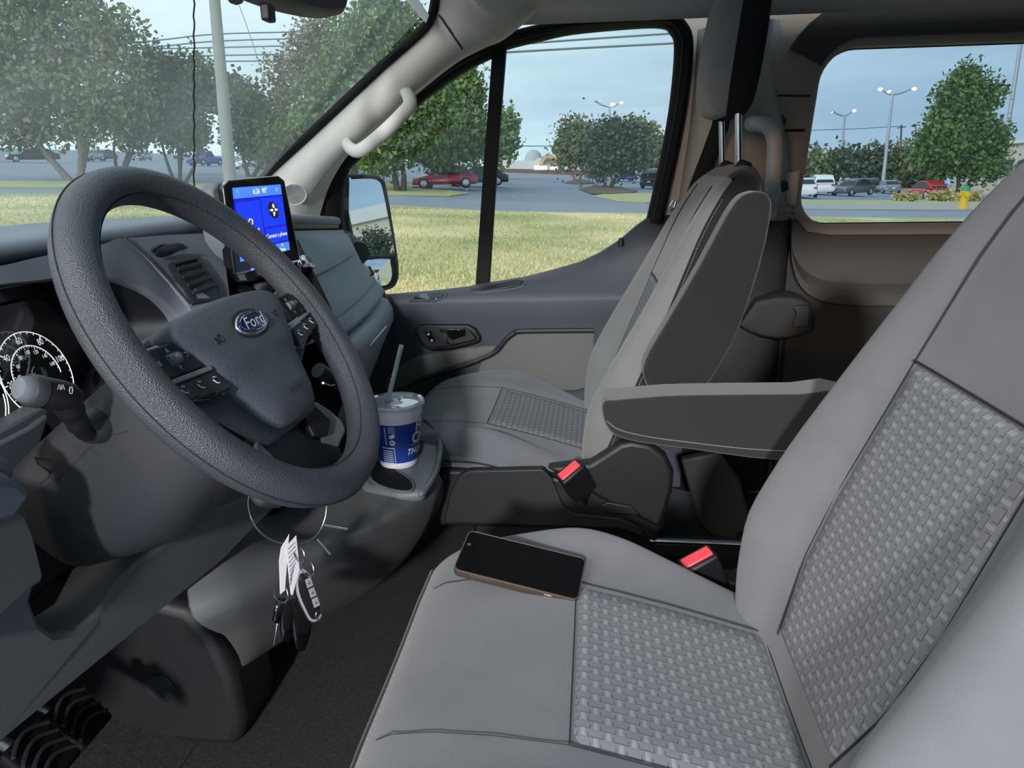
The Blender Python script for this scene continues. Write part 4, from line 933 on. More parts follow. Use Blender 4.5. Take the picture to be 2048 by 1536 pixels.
V, F = prism([at(u, v, Y=1.402) for u, v in ((1200, 1012), (1215, 1004), (1262, 1012), (1282, 1032), (1215, 1028))], (0, .01, 0)); raw('recline_lever', V, F, 'black_plastic', bs, bevel=.003)
V, F = prism([at(u, v, Y=1.405) for u, v in ((876, 965), (886, 962), (884, 1000), (876, 1020))], (0, .01, 0)); raw('base_clip', V, F, 'console_grey', bs, bevel=.002)
raw('pedestal', *boxm((-.05, 1.70, .82), (.42, .40, .20)), 'black_plastic', pseat, bevel=.01)
# driver's seat: base, far-side trim, armrest folded down
V, F = prism([Vector((x, .97, z)) for x, z in ((-.15, .92), (-.13, 1.02), (.10, 1.03), (.16, 1.035), (.30, 1.06), (.46, 1.10), (.50, 1.0), (.42, .90))], (0, .045, 0)); db = raw('seat_base', V, F, 'black_plastic', dseat, bevel=.012, bseg=3)
raw('base_rail', *boxm((.15, .72, .86), (.6, .46, .24)), 'black_plastic', dseat, bevel=.01)
V, F = prism([at(u, v, Y=1.02) for u, v in ((1388, 1170), (1400, 1150), (1470, 1165), (1510, 1155), (1545, 1130), (1600, 1120), (1600, 1210), (1560, 1205), (1420, 1192), (1412, 1200))], (0, .04, 0)); raw('side_cover', V, F, 'cover_plastic', db, bevel=.005, bseg=3)
da = [(1204, 818), (1208, 800), (1230, 798), (1300, 792), (1380, 788), (1600, 786), (1700, 786), (1720, 915), (1600, 918), (1500, 912), (1380, 895), (1280, 882), (1232, 868), (1212, 848)]
da3 = [at(u, v, Y=1.055) for u, v in da]
ar2 = pad(dseat, 'armrest', smoothpath(da3, 2, closed=True), 1.045, 1.115, 'fabric_dark', .018)
raw('armrest_seam', *tube([Vector((p.x, 1.0452, p.z)) for p in smoothpath([at(u, v, Y=1.045) for u, v in ((1214, 842), (1240, 860), (1300, 874), (1390, 886), (1500, 898), (1620, 904))], 5)], .0009, 5), 'fabric_grey', ar2)
# ================================================================== SMALL THINGS IN THE CAB
def buckle(label, c, ax, up, parentless=True):
    """seat-belt buckle: black housing, red push button, webbing stem"""
    c = Vector(c); ax = Vector(ax).normalized(); up = Vector(up); up = (up-ax*up.dot(ax)).normalized(); sd = ax.cross(up)
    R = Matrix((ax, up, sd)).transposed()
    t = thing('seat_belt_buckle', label, 'seat belt buckle', tuple(c-ax*.05), 'seat belt buckles between the seats')
    V, F = boxm(c, (.075, .034, .055), R); raw('housing', V, F, 'black_plastic', t, bevel=.005, bseg=3)
    V, F = boxm(c+ax*.0355, (.010, .020, .046), R); raw('release_button', V, F, 'red_button', t, bevel=.002, label='red release button')
    V, F = boxm(c-ax*.075, (.09, .010, .024), R); raw('stem', V, F, 'rubber', t, bevel=.002)
    return t
b1 = at(1152, 962, Y=1.385); d1 = at(1135, 930, Y=1.375)-at(1172, 1000, Y=1.395)
buckle('black belt buckle with red button against the passenger seat base', b1, d1+Vector((0, -.03, 0)), (.35, -1, .2))
b2 = at(1408, 1150, Y=1.02); buckle('black belt buckle with red button beside the driver seat cushion', b2, (-.20, -.14, .5), (.25, -1, .1))
# floor hardware between the seats
sr = thing('seat_rail', 'dark metal seat rail on the floor behind the passenger seat base', 'rail', tuple(at(1400, 1100, Y=1.5)))
raw('rail', *tube([at(1300, 1080, Y=1.42), at(1500, 1088, Y=1.42)], .006, 8), 'steel', sr)
V, F = prism([at(u, v, Y=1.43) for u, v in ((1305, 1086), (1490, 1092), (1500, 1120), (1470, 1118), (1310, 1112))], (0, .04, 0)); raw('bracket', V, F, 'black_plastic', sr, bevel=.004)
V, F = prism([at(u, v, Y=1.45) for u, v in ((1476, 1078), (1492, 1072), (1500, 1100), (1485, 1108))], (0, .03, 0)); raw('stop', V, F, 'rubber', sr, bevel=.004)
V, F = prism([at(u, v, Y=1.75) for u, v in ((1362, 920), (1440, 905), (1480, 960), (1508, 1060), (1505, 1085), (1425, 1075), (1400, 1050), (1390, 1020))], (0, .03, 0))
sp_ = raw('floor_bracket', V, F, 'trim_dark', bevel=.006); tag(sp_, 'dark sheet-metal bracket in shadow between the two seats', 'bracket')
# foam cup with lid, straw
cc = at(790, 806, D=1.45); cb0 = Vector((cc.x+.004, cc.y-.012, 1.0985)); H = cc.z-1.0985+.008
cup = thing('foam_cup', 'large blue and white foam cup standing in the console cup holder', 'cup', tuple(cb0))
RT0, RB0 = .0515, .036
def crad(z): return RB0+(RT0-RB0)*z/H
ax_ = (cc-cb0).normalized()
V, F = lathe([(0, 0), (RB0-.003, 0), (RB0, .003)]+[(crad(z), z) for z in np.linspace(.01, H-.028, 8)]+[(crad(H-.024)+.001, H-.024), (crad(H-.014)+.001, H-.014), (crad(H)+.001, H-.006), (crad(H)+.003, H-.001), (crad(H)-.001, H), (crad(H)-.003, H-.006)], cb0, 56); raw('cup_body', V, F, 'foam', cup)
V, F = loft([[cb0+Vector((math.cos(2*math.pi*k/56), math.sin(2*math.pi*k/56), 0))*(crad(z)+.0006)+Vector((0, 0, z)) for k in range(56)] for z in np.linspace(.014, H-.034, 10)], cap=False); sl_ = raw('printed_band', V, F, 'cup_blue', cup, label='blue printed band with white lettering')
V, F = lathe([(0, H-.008), (.012, H-.008), (.014, H-.004), (.03, H-.0045), (RT0-.006, H-.004), (RT0-.004, H+.001), (RT0+.002, H+.0025), (RT0+.0045, H), (RT0+.0045, H-.005), (RT0+.002, H-.007)], cb0, 56); raw('lid', V, F, 'lid_plastic', cup)
V, F = lathe([(0, H-.013), (RT0-.005, H-.013), (RT0-.005, H-.02)], cb0, 40); raw('drink', V, F, 'foam', cup)
def wrap(vf, u0, z0, dr=.0012):
    """flat lettering laid round the cup: u0 = photo angle (0 faces the camera), z0 = height"""
    V, F = vf; out = []
    a0 = math.atan2(-cb0.y, -cb0.x)
    for v in V:
        z = z0+v[1]; r_ = crad(z)+dr; a = a0+u0+v[0]/r_; out.append(cb0+Vector((math.cos(a)*r_, math.sin(a)*r_, z)))
    return out, F
def flat(body, size, sx=1., shear=0., rot=False):
    V, F = textm(body, size, shear, .025)
    return ([(-v.y, v.x*sx) if rot else (v.x*sx, v.y) for v in V], F)
raw('lettering', *wrap(flat('FR', .030, .85), 1.12, H*.655), 'white_paint', sl_, smooth=False)
raw('lettering', *wrap(flat('CH', .030, .85), 1.06, H*.475), 'white_paint', sl_, smooth=False)
raw('lettering', *wrap(flat('THOR', .0175, .9, .25), .90, H*.27), 'white_paint', sl_, smooth=False)
def bar2(x0, y0, x1, y1):
    n = 10; V = [(x0+(x1-x0)*k/n, y) for k in range(n+1) for y in (y0, y1)]; return V, [(2*k, 2*k+2, 2*k+3, 2*k+1) for k in range(n)]
raw('rule', *wrap(bar2(-.018, 0, .02, .0008), 1.08, H*.74), 'white_paint', sl_, smooth=False)
raw('rule', *wrap(bar2(-.018, 0, .02, .0008), 1.0, H*.38), 'white_paint', sl_, smooth=False)
raw('lettering', *wrap(flat('mythorntons.com', .0052, .95, 0, True), -.52, H*.56), 'white_paint', sl_, smooth=False)
def ring2(r0, r1, n=20, sq=1.):
    V = []; F = []
    for k in range(n):
        a = 2*math.pi*k/n; c_, s_ = math.cos(a), math.sin(a)
        c_, s_ = math.copysign(abs(c_)**sq, c_), math.copysign(abs(s_)**sq, s_); V += [(r0*c_, r0*s_), (r1*c_, r1*s_)]
    for k in range(n): j = (k+1) % n; F.append((2*k, 2*k+1, 2*j+1, 2*j))
    return V, F
raw('camera_icon', *wrap(join(ring2(.0046, .0056, 20, .4), ring2(.0018, .0026)), -.24, H*.655), 'white_paint', sl_, smooth=False)
bird = [(-.006, .002), (-.003, .0015), (0, .0035), (.003, .005), (.006, .0035), (.0065, .001), (.004, -.003), (0, -.0048), (-.004, -.005), (-.0065, -.0038), (-.003, -.003), (-.005, -.001)]
raw('bird_icon', *wrap((bird, [tuple(range(len(bird)))]), -.24, H*.56), 'white_paint', sl_, smooth=False)
raw('f_icon', *wrap(join(ring2(.0032, .0056), flat('f', .009)), -.24, H*.455), 'white_paint', sl_, smooth=False)
blk = join(bar2(-.020, 0, .006, .002), bar2(-.020, -.04, .006, -.038), bar2(.005, -.04, .006, .002), *[bar2(-.019, -.006-.0042*k, .002, -.0045-.0042*k) for k in range(8)])
raw('printed_table', *wrap(blk, -.30, H*.36), 'white_paint', sl_, smooth=False)
sb0 = at(777, 795, D=1.44); st0 = at(803, 690, D=1.42)
V, F = tube([sb0+(sb0-st0)*.15, sb0, st0], .0042, 14, cap=False)
straw = raw('drinking_straw', V, F, 'straw_plastic', solid=.0006); tag(straw, 'clear plastic drinking straw standing up from the foam cup', 'straw')
# phone
pa, pb2, pg = -.121, .188, .203
PR = Matrix.Rotation(pa, 3, 'Z') @ Matrix.Rotation(pg, 3, 'X') @ Matrix.Rotation(pb2, 3, 'Y')
pcen = CAM+(Vector((-.092, .897, 1.139))-CAM)*.957
MP = Matrix.Translation(pcen) @ PR.to_4x4() @ Matrix.Scale(.957, 4)
phone = thing('phone', 'dark smartphone in a brown case lying face up on the driver seat', 'phone', mw=MP)
def rr2(lx, ly, r, z, n=6):
    P = []
    for cx, cy, a0 in ((lx/2-r, ly/2-r, 0), (-lx/2+r, ly/2-r, 90), (-lx/2+r, -ly/2+r, 180), (lx/2-r, -ly/2+r, 270)):
        for k in range(n+1): a = math.radians(a0+90*k/n); P.append(Vector((cx+r*math.cos(a), cy+r*math.sin(a), z)))
    return P
raw('case', *loft([rr2(.158, .072, .006, -.0125), rr2(.166, .080, .009, -.011), rr2(.168, .082, .009, -.006), rr2(.168, .082, .009, -.001)]), 'phone_case', phone)
raw('frame', *loft([rr2(.168, .082, .009, -.001), rr2(.1675, .0815, .009, .0006), rr2(.165, .079, .008, .0008), rr2(.164, .078, .0075, -.0004)]), 'phone_rim', phone, label='rose-metal rim of the phone case')
raw('screen', *loft([rr2(.1645, .0785, .0075, -.001), rr2(.164, .078, .0075, .0004)]), 'phone_glass', phone)
raw('camera_hole', *lathe([(.0, .0002), (.0022, .0002), (.0026, 0)], (-.076, .012, .0005), 14), 'phone_rim', phone)
V, F = boxm((-.045, -.0412, -.004), (.030, .0015, .004)); raw('volume_button', V, F, 'phone_case', phone, bevel=.0005)
V, F = boxm((.045, -.0412, -.004), (.012, .0015, .004)); raw('power_button', V, F, 'phone_rim', phone, bevel=.0005)
# keys hanging from a big wire ring
kx = -.375
rc_ = at(574, 1008, X=kx); rdn = Vector((.80, -.60, .10)).normalized()
ra = Vector((0, 0, 1)); ra = (ra-rdn*ra.dot(rdn)).normalized(); rb = rdn.cross(ra)
rad = (at(574, 1084, X=kx)-rc_).length*.99
kr = thing('wire_ring', 'big thin steel wire ring hanging below the steering wheel', 'wire ring', tuple(rc_-Vector((0, 0, rad))))
def onk(u, v, dx=0.): return onplane(u, v, rc_, rdn)+rdn*dx
ringpts = smoothpath([onk(u, v) for u, v in ((505, 972), (497, 992), (496, 1012), (503, 1038), (518, 1062), (542, 1080), (570, 1088), (600, 1088), (625, 1078), (641, 1058), (650, 1035), (653, 1010), (650, 985), (640, 962), (600, 945), (545, 950))], 5, closed=True)
raw('wire', *tube(ringpts, .0011, 8, closed=True), 'steel', kr)
raw('hook', *tube([onk(647, 1051), onk(689, 1057, .006)], .0019, 8), 'steel', kr)
raw('hook', *tube([onk(633, 1077), onk(655, 1106, .006)], .0019, 8), 'steel', kr)
def slab(name, px, dx, th, m, label, cat, bev=.0006):
    V, F = prism([onk(u, v, dx) for u, v in px], rdn*th); o = raw(name, V, F, m, bevel=bev); tag(o, label, cat); return o
tg = slab('paper_tag', ((560, 1094), (577, 1066), (576, 1074), (568, 1180), (558, 1188), (556, 1120)), .002, .0008, 'paper', 'blank pale paper key tag hanging on the wire ring', 'tag')
tg2 = slab('paper_tag', ((566, 1092), (587, 1068), (594, 1136), (580, 1188), (576, 1186)), .006, .0008, 'paper', 'printed pale paper key tag hanging beside the car key remote', 'tag')
for k in range(9):
    t0 = k/9; raw('print_line', *tube([onk(570+5*t0, 1096+t0*80, .0072), onk(584+5*t0-14*max(0, t0-.5)*2, 1082+t0*72, .0072)], .0005, 4), 'ink', tg2)
def small_ring(label, u, v, ru, rv, dx):
    P_ = [onk(u+ru*math.cos(a), v+rv*math.sin(a), dx+.004*math.sin(a)) for a in np.linspace(0, 2*math.pi, 25)[:-1]]
    o = raw('split_ring', *tube(P_, .0007, 6, closed=True), 'steel'); tag(o, label, 'split ring')
small_ring('small split ring linking the wire ring to the car key remote', 592, 1106, 10, 14, .008)
small_ring('split ring at the top of the car key remote', 605, 1132, 12, 15, .012)
small_ring('split ring holding the black-headed keys below the tags', 560, 1186, 14, 17, .002)
fob = thing('key_remote', 'black and silver car key remote with three grey buttons', 'key remote', tuple(onk(615, 1240)))
def fobring(s, dx):
    P_ = ((588, 1146), (600, 1137), (612, 1142), (626, 1172), (637, 1212), (638, 1228), (628, 1240), (616, 1238), (602, 1212), (590, 1180))
    c_ = (612, 1190); return smoothpath([onk(c_[0]+(u-c_[0])*s, c_[1]+(v-c_[1])*s, dx) for u, v in P_], 3, closed=True)
raw('remote_body', *loft([fobring(.8, -.008), fobring(1., -.005), fobring(1., .001)]), 'black_plastic', fob)
raw('remote_rim', *loft([fobring(1., .001), fobring(1.03, .003), fobring(1.0, .006), fobring(.88, .007)]), 'fob_silver', fob)
raw('remote_face', *loft([fobring(.9, .0065), fobring(.86, .008), fobring(.5, .009)]), 'black_plastic', fob)
for k in range(3):
    o_ = (k*6.8, k*19.5)
    V, F = prism([onk(u+o_[0], v+o_[1], .0088) for u, v in ((602, 1156), (613, 1150), (619, 1167), (607, 1173))], rdn*.0012); raw('remote_button', V, F, 'fob_button', fob, bevel=.0005)
    raw('button_icon', *lathe([(0, .0004), (.0016, .0004), (.0016, 0)], onk(610+o_[0], 1162+o_[1], .0101), 10, rdn), 'ink', fob)
raw('remote_logo', *tube([onk(630+6*math.cos(a), 1227+9*math.sin(a), .0088) for a in np.linspace(0, 2*math.pi, 17)[:-1]], .0006, 5, closed=True), 'chrome', fob)
def key(label, head, blade=None):
    k = thing('key', label, 'key', tuple(onk(*head[0])))
    us = [p[0] for p in head]; vs_ = [p[1] for p in head]; cx, cy = sum(us)/len(us), sum(vs_)/len(vs_)
    sc_ = lambda s, dx: smoothpath([onk(cx+(u-cx)*s, cy+(v-cy)*s, dx) for u, v in head], 3, closed=True)
    raw('key_head', *loft([sc_(.7, -.004), sc_(1., -.002), sc_(1., .002), sc_(.7, .004)]), 'gloss_black', k)
    if blade:
        V, F = prism([onk(u, v, 0) for u, v in blade], rdn*.002); raw('key_blade', V, F, 'steel', k, bevel=.0004)
key('small key with black head and narrow steel blade', ((558, 1198), (566, 1198), (567, 1212), (558, 1242), (552, 1246), (546, 1240), (549, 1216)), ((553, 1244), (557, 1243), (549, 1288), (545, 1290)))
key('thick black rounded key fob hanging in the middle', ((566, 1200), (576, 1198), (584, 1212), (584, 1262), (578, 1280), (570, 1282), (563, 1272), (561, 1230)))
key('long pointed black leather key cover at the bottom', ((582, 1204), (600, 1202), (618, 1236), (620, 1260), (612, 1290), (603, 1302), (594, 1296), (586, 1266)))
# display on the dash
sxp = -.525; sn_ = Vector((.95, -.22, .20)).normalized(); sp0 = at(515, 440, X=sxp)
def ons(u, v, dx=0.): return onplane(u, v, sp0, sn_)+sn_*dx
disp = thing('touchscreen', 'tablet-like blue touchscreen standing upright on the dashboard', 'screen', tuple(ons(520, 560)))
so_ = [(448, 372), (458, 360), (556, 350), (570, 360), (600, 510), (603, 545), (480, 566), (470, 548)]
V, F = prism([ons(u, v) for u, v in so_], -sn_*.02); raw('bezel', V, F, 'gloss_black', disp, bevel=.003, bseg=3)
V, F = prism([ons(u, v, -.012) for u, v in ((436, 376), (448, 360), (470, 356), (480, 440), (478, 520), (450, 470))], -sn_*.03); raw('back_shell', V, F, 'dash_plastic', disp, bevel=.004)
q0, q1, q2, q3 = (464, 376), (560, 369), (579, 500), (480, 524)
def scr(a, b): 
    u = (q0[0]*(1-a)+q1[0]*a)*(1-b)+(q3[0]*(1-a)+q2[0]*a)*b; v = (q0[1]*(1-a)+q1[1]*a)*(1-b)+(q3[1]*(1-a)+q2[1]*a)*b
    return u, v
def tile(name, a0, b0, a1, b1, m, dx, par):
    V, F = prism([ons(*scr(a, b), dx) for a, b in ((a0, b0), (a1, b0), (a1, b1), (a0, b1))], sn_*.0003); return raw(name, V, F, m, par, smooth=False)
sg = tile('screen_glass', 0, 0, 1, 1, 'screen_blue_dark', .0004, disp)
tile('status_bar', 0, 0, 1, .15, 'screen_blue_light', .0008, sg)
tile('audio_tile', .04, .20, .53, .84, 'screen_blue', .0008, sg)
tile('navigation_tile', .56, .18, 1., .60, 'screen_blue', .0008, sg)
tile('phone_tile', .58, .63, 1., .84, 'screen_blue', .0008, sg)
tile('menu_bar', 0, .87, 1, 1, 'screen_blue_light', .0008, sg)
exs = (ons(*scr(.9, .5))-ons(*scr(.1, .5))).normalized(); eys = (ons(*scr(.5, .1))-ons(*scr(.5, .9))).normalized()
def stext(b, size, a, c, m='screen_white', sx=.8): raw('screen_text', *text_at(b, size, ons(*scr(a, c), .0014), exs, eys, sx=sx), m, sg, smooth=False)
stext('6:26  90°', .0125, .56, .075); stext('Connect a phone', .0098, .78, .74); stext('Setup', .0085, .86, .965); stext('=', .013, .86, .905); stext('Audio Off', .011, .30, .63)
stext('^', .016, .09, .075, 'screen_cyan'); stext('i ·', .012, .92, .07)
def sring(a, c, r0, m, th=.0008):
    o_ = ons(*scr(a, c), .0015); raw('screen_icon', *tube([o_+exs*r0*math.cos(w)+eys*r0*math.sin(w) for w in np.linspace(0, 2*math.pi, 25)[:-1]], th, 4, closed=True), m, sg)
sring(.29, .49, .0045, 'screen_white')
o_ = ons(*scr(.78, .37), .0013); raw('screen_icon', *lathe([(0, .0003), (.013, .0003), (.0135, 0)], o_, 26, sn_), 'screen_dark', sg)
for w in range(4):
    a = w*math.pi/2; raw('screen_icon', *tube([o_+sn_*.0005+exs*.004*math.cos(a)+eys*.004*math.sin(a), o_+sn_*.0005+exs*.010*math.cos(a)+eys*.010*math.sin(a)], [.0022, .0008], 5), 'screen_white', sg)
tile('home_light', .19, 1.12, .26, 1.20, 'screen_blue_light', .0006, disp)
# grab handles
def bar(name, label, pts, r, m, flat=.8, ends=True):
    P_ = smoothpath(pts, 6); t = thing(name, label, 'grab handle', tuple(P_[0]))
    raw('grip', *tube(P_, r, 16, flat=flat), m, t); 
    for p, q in ((P_[0], P_[2]), (P_[-1], P_[-3])):
        raw('end_cap', *lathe([(0, .004), (r*.95, .002), (r*1.08, -.006), (r*1.05, -.02)], p, 18, (p-q)), m, t)
    return t
bar('grab_handle', 'light grey grab handle on the windshield pillar', [at(690, 278, Y=1.905), at(700, 296, Y=1.865), at(722, 300, Y=1.845), at(770, 262, Y=1.84), at(805, 228, Y=1.84), at(820, 208, Y=1.845), at(814, 186, Y=1.87), at(803, 182, Y=1.905)], .0165, 'trim_light')
bar('grab_handle', 'beige grab handle on the pillar behind the passenger headrest', [at(1502, 248, Y=1.97), at(1520, 248, Y=1.93), at(1538, 256, Y=1.92), at(1548, 280, Y=1.92), at(1548, 320, Y=1.92), at(1543, 380, Y=1.92), at(1536, 430, Y=1.95)], .018, 'trim_light', 1.0)
# seat belt
bl = [(1452, 175), (1440, 250), (1418, 310), (1395, 370), (1372, 430), (1340, 520)]
A = [at(u-16, v, Y=1.985) for u, v in bl]; B = [at(u+17, v+6, Y=1.955) for u, v in bl]
V, F = loft([A, B], closed=False); sb = raw('seat_belt', V, F, 'fabric_black', solid=.002); tag(sb, 'black seat belt webbing hanging beside the passenger backrest', 'seat belt')
blp = thing('belt_tongue', 'small steel seat belt tongue by the passenger backrest', 'belt tongue', tuple(at(1345, 420, Y=1.96)))
raw('tongue', *tube([at(u, v, Y=1.955) for u, v in ((1340, 412), (1346, 402), (1352, 402), (1348, 416), (1342, 424))], .003, 8, closed=True), 'steel', blp)
# rear-view mirror, sun visor, hanging cable
rvm = thing('rear_view_mirror', 'black interior rear-view mirror at the top of the windshield', 'mirror', tuple(at(560, -20, X=-.42)))
ro = smoothpath([at(u, v, X=-.43) for u, v in ((440, -60), (455, -8), (480, 4), (520, 18), (560, 29), (610, 38), (640, 38), (652, 28), (657, 0), (655, -70), (560, -90))], 3, closed=True)
V, F = prism(ro, (.035, 0, .005)); raw('housing', V, F, 'black_plastic', rvm, bevel=.008, bseg=3)
raw('dimming_lever', *boxm(at(536, 26, X=-.40), (.012, .022, .02)), 'black_plastic', rvm, bevel=.003)
raw('stem', *tube([at(470, -10, X=-.45), at(480, -80, X=-.50), Vector((-.47, 1.12, 2.05))], .012, 10), 'black_plastic', rvm)
V, F = prism([at(u, v, Y=1.62) for u, v in ((915, -60), (935, -4), (968, 30), (985, 32), (1010, 26), (1075, 4), (1120, -60))], (0, -.5, .01)); vis = raw('sun_visor', V, F, 'headliner', bevel=.006, bseg=3); tag(vis, 'pale grey sun visor folded against the headliner', 'sun visor')
cab = raw('cable', *tube([at(388+1.2*math.sin(k*1.9), -40+k*12.2, Y=1.20) for k in range(39)], .0014, 6), 'rubber'); tag(cab, 'thin dark cable hanging straight down in front of the windshield', 'cable')
stk_ = raw('windshield_sticker', *prism([at(u, v, Y=1.78) for u, v in ((800, -12), (830, -12), (858, 30), (852, 46))], (0, .001, 0)), 'roof_grey'); tag(stk_, 'pale sticker strip in the top corner of the windshield', 'sticker')
# outside mirror
mc = at(740, 440, Y=2.36); mn = Vector((.80, -.60, .108)).normalized()
def onm(u, v, d=0.): return onplane(u, v, mc, mn)+mn*d
sm = thing('wing_mirror', 'tall black wing mirror with two glasses outside the passenger window', 'wing mirror', tuple(onm(740, 575)))
ho_ = [(676, 372), (684, 358), (700, 352), (745, 353), (762, 360), (770, 380), (788, 490), (794, 540), (790, 565), (775, 576), (730, 582), (690, 580)]
V, F = prism(smoothpath([onm(u, v, -.004) for u, v in ho_], 3, closed=True), -mn*.06); raw('housing', V, F, 'black_plastic', sm, bevel=.012, bseg=3)
raw('frame', *tube(smoothpath([onm(u, v) for u, v in ho_], 3, closed=True), .006, 8, closed=True), 'black_plastic', sm)
g1 = smoothpath([onm(u, v, .003) for u, v in ((697, 366), (702, 359), (742, 358), (756, 363), (763, 376), (776, 440), (787, 503), (780, 508), (705, 514))], 2, closed=True)
V, F = prism(g1, mn*.001); raw('mirror_glass', V, F, 'mirror_glass', sm, smooth=False)
g2c = onm(752, 545, .003); V = []; rings = []
o2 = [(715, 524), (774, 518), (779, 524), (783, 550), (776, 567), (760, 572), (715, 574)]
for s, d_ in ((1., .0), (.8, .0015), (.55, .0028), (.3, .0035), (.05, .0038)): rings.append(smoothpath([onm(752+(u-752)*s, 545+(v-545)*s, .003+d_) for u, v in o2], 2, closed=True))
V, F = loft(rings); raw('wide_glass', V, F, 'mirror_glass', sm)
raw('divider', *tube([onm(700, 519, .005), onm(790, 511, .005)], .006, 8), 'black_plastic', sm)
raw('arm', *tube([onm(690, 470, -.05), Vector((-.68, 2.14, 1.42))], .035, 12), 'black_plastic', sm)
# pedals
def pedal(label, c, w, h, tilt, ribs):
    c = Vector(c); t = thing('pedal', label, 'pedal', tuple(c), 'pedals in the driver footwell')
    R = Matrix.Rotation(tilt, 3, 'Y') @ Matrix.Rotation(math.radians(8), 3, 'Z')
    V, F = boxm(c, (.014, w, h), R); raw('pad', V, F, 'rubber', t, bevel=.005, bseg=3)
    for k in range(ribs):
        z = (-.5+(k+.5)/ribs)*h*.85
        P_ = [c+R @ Vector((.009, (-.45+.9*q/8)*w, z+.012*math.sin(math.pi*q/8))) for q in range(9)]
        raw('rib', *tube(P_, .0028, 6), 'charcoal_plastic', t)
    raw('arm', *tube([c+R @ Vector((-.008, 0, 0)), c+Vector((-.10, 0, .05)), c+Vector((-.14, 0, .25))], .010, 8), 'black_plastic', t)
pedal('ribbed black brake pedal nearer the tunnel cover in the footwell', at(156, 1436, X=-.70), .075, .07, -.75, 4)
pedal('ribbed black pedal at the very bottom left corner of the footwell', at(82, 1512, X=-.66), .075, .07, -.75, 4)
# ================================================================== OUTDOORS
# the ground outside is a gently tilted plane (rises ahead of the van)
_n = ray(65, 291).cross(ray(1640, 351)); GX, GY = -_n.x/_n.z, -_n.y/_n.z
def gz(x, y): return GX*x+GY*y
def G(u, v, dz=0.):
    d = ray(u, v); t = (ZC)/(GX*d.x+GY*d.y-d.z); p = CAM+d*t; return Vector((p.x, p.y, p.z+dz))
def dep(p): return (Vector(p)-CAM).dot(FW)
def gpoly(name, pts, m, label=None, cat=None, kind=None, dz=0., thick=.05):
    P_ = [Vector((p.x, p.y, p.z+dz)) for p in pts]
    V, F = prism(P_, (0, 0, -thick)); o = raw(name, V, F, m, smooth=False)
    if kind: o['kind'] = kind
    if label: tag(o, label, cat)
    return o
def gp(x, y): return Vector((x, y, gz(x, y)))
gpoly('ground_asphalt', [gp(-420, -60), gp(420, -60), gp(420, 420), gp(-420, 420)], 'asphalt', kind='structure', dz=-.06)
lawn_far = [(-150, 388), (130, 389), (420, 399), (790, 412), (960, 422), (1100, 425), (1290, 427), (1600, 434), (1900, 438), (2250, 440)]
LF = [G(*p) for p in lawn_far]
gpoly('ground_lawn', [gp(-45, 2.6), gp(45, 2.6)]+[LF[-1]+Vector((15, 0, GX*15))]+LF[::-1], 'grass_ground', kind='structure', dz=-.0)
road_far = [(-150, 375), (130, 376), (420, 383), (790, 390), (960, 400), (1100, 403), (1290, 405), (1600, 418), (1900, 421), (2250, 423)]
gpoly('ground_road', LF+[G(*p) for p in road_far[::-1]], 'road', kind='structure', dz=-.03)
gpoly('kerb', [G(u, v) for u, v in lawn_far]+[G(u, v-1.6) for u, v in lawn_far[::-1]], 'concrete', kind='structure', dz=.01)
gpoly('ground_verge', [G(u, v) for u, v in ((-150, 374), (130, 375), (420, 382), (790, 389), (900, 391), (940, 386), (900, 380), (790, 374), (420, 366), (130, 362), (-150, 361))], 'dry_grass', kind='structure', dz=.0)
gpoly('sidewalk', [G(u, v) for u, v in ((1560, 417), (2250, 422), (2250, 413), (1560, 406))], 'concrete', kind='structure', dz=.0)
gpoly('ground_verge', [G(u, v) for u, v in ((1560, 406), (2250, 413), (2250, 404), (1900, 401), (1560, 399))], 'dry_grass', kind='structure', dz=.0)
gpoly('ground_island', [G(u, v) for u, v in ((1185, 391), (1230, 400), (1290, 404), (1400, 404), (1400, 388), (1290, 386), (1220, 386))], 'dry_grass', kind='structure', dz=.0)
gpoly('ground_island', [G(u, v) for u, v in ((1158, 378), (1185, 388), (1220, 388), (1262, 386), (1275, 382), (1230, 372), (1190, 371))], 'mulch', kind='structure', dz=.03)
gpoly('ground_island', [G(u, v) for u, v in ((1130, 366), (1160, 368), (1190, 366), (1175, 359), (1150, 358))], 'mulch', kind='structure', dz=.03)
gpoly('ground_island', [G(u, v) for u, v in ((640, 378), (800, 380), (840, 372), (760, 362), (640, 360))], 'dry_grass', kind='structure', dz=.02)
# grass tufts on the lawn: uncountable blades, one object
gv = []; gf = []
NB = 42000
uu = rng.uniform(-60, 2080, NB); vv = 388+rng.random(NB)**1.0*215
for u, v in zip(uu, vv):
    if u < 640 and v > 470: continue
    if v < np.interp(u, [p[0] for p in lawn_far], [p[1] for p in lawn_far])+1: continue
    p = G(u, v); a = random.random()*6.283; h = .025+.05*random.random(); w = .010+.010*random.random()+.0005*p.y
    dx, dy = math.cos(a)*w, math.sin(a)*w; lx, ly = (random.random()-.5)*h, (random.random()-.5)*h
    i = len(gv); gv += [(p.x-dx, p.y-dy, p.z-.01), (p.x+dx, p.y+dy, p.z-.01), (p.x+lx, p.y+ly, p.z+h)]; gf.append((i, i+1, i+2))
gr = raw('lawn_grass', gv, gf, 'grass_blade', smooth=False); tag(gr, 'short patchy green and straw-coloured lawn grass beside the van', 'grass', kind='stuff')
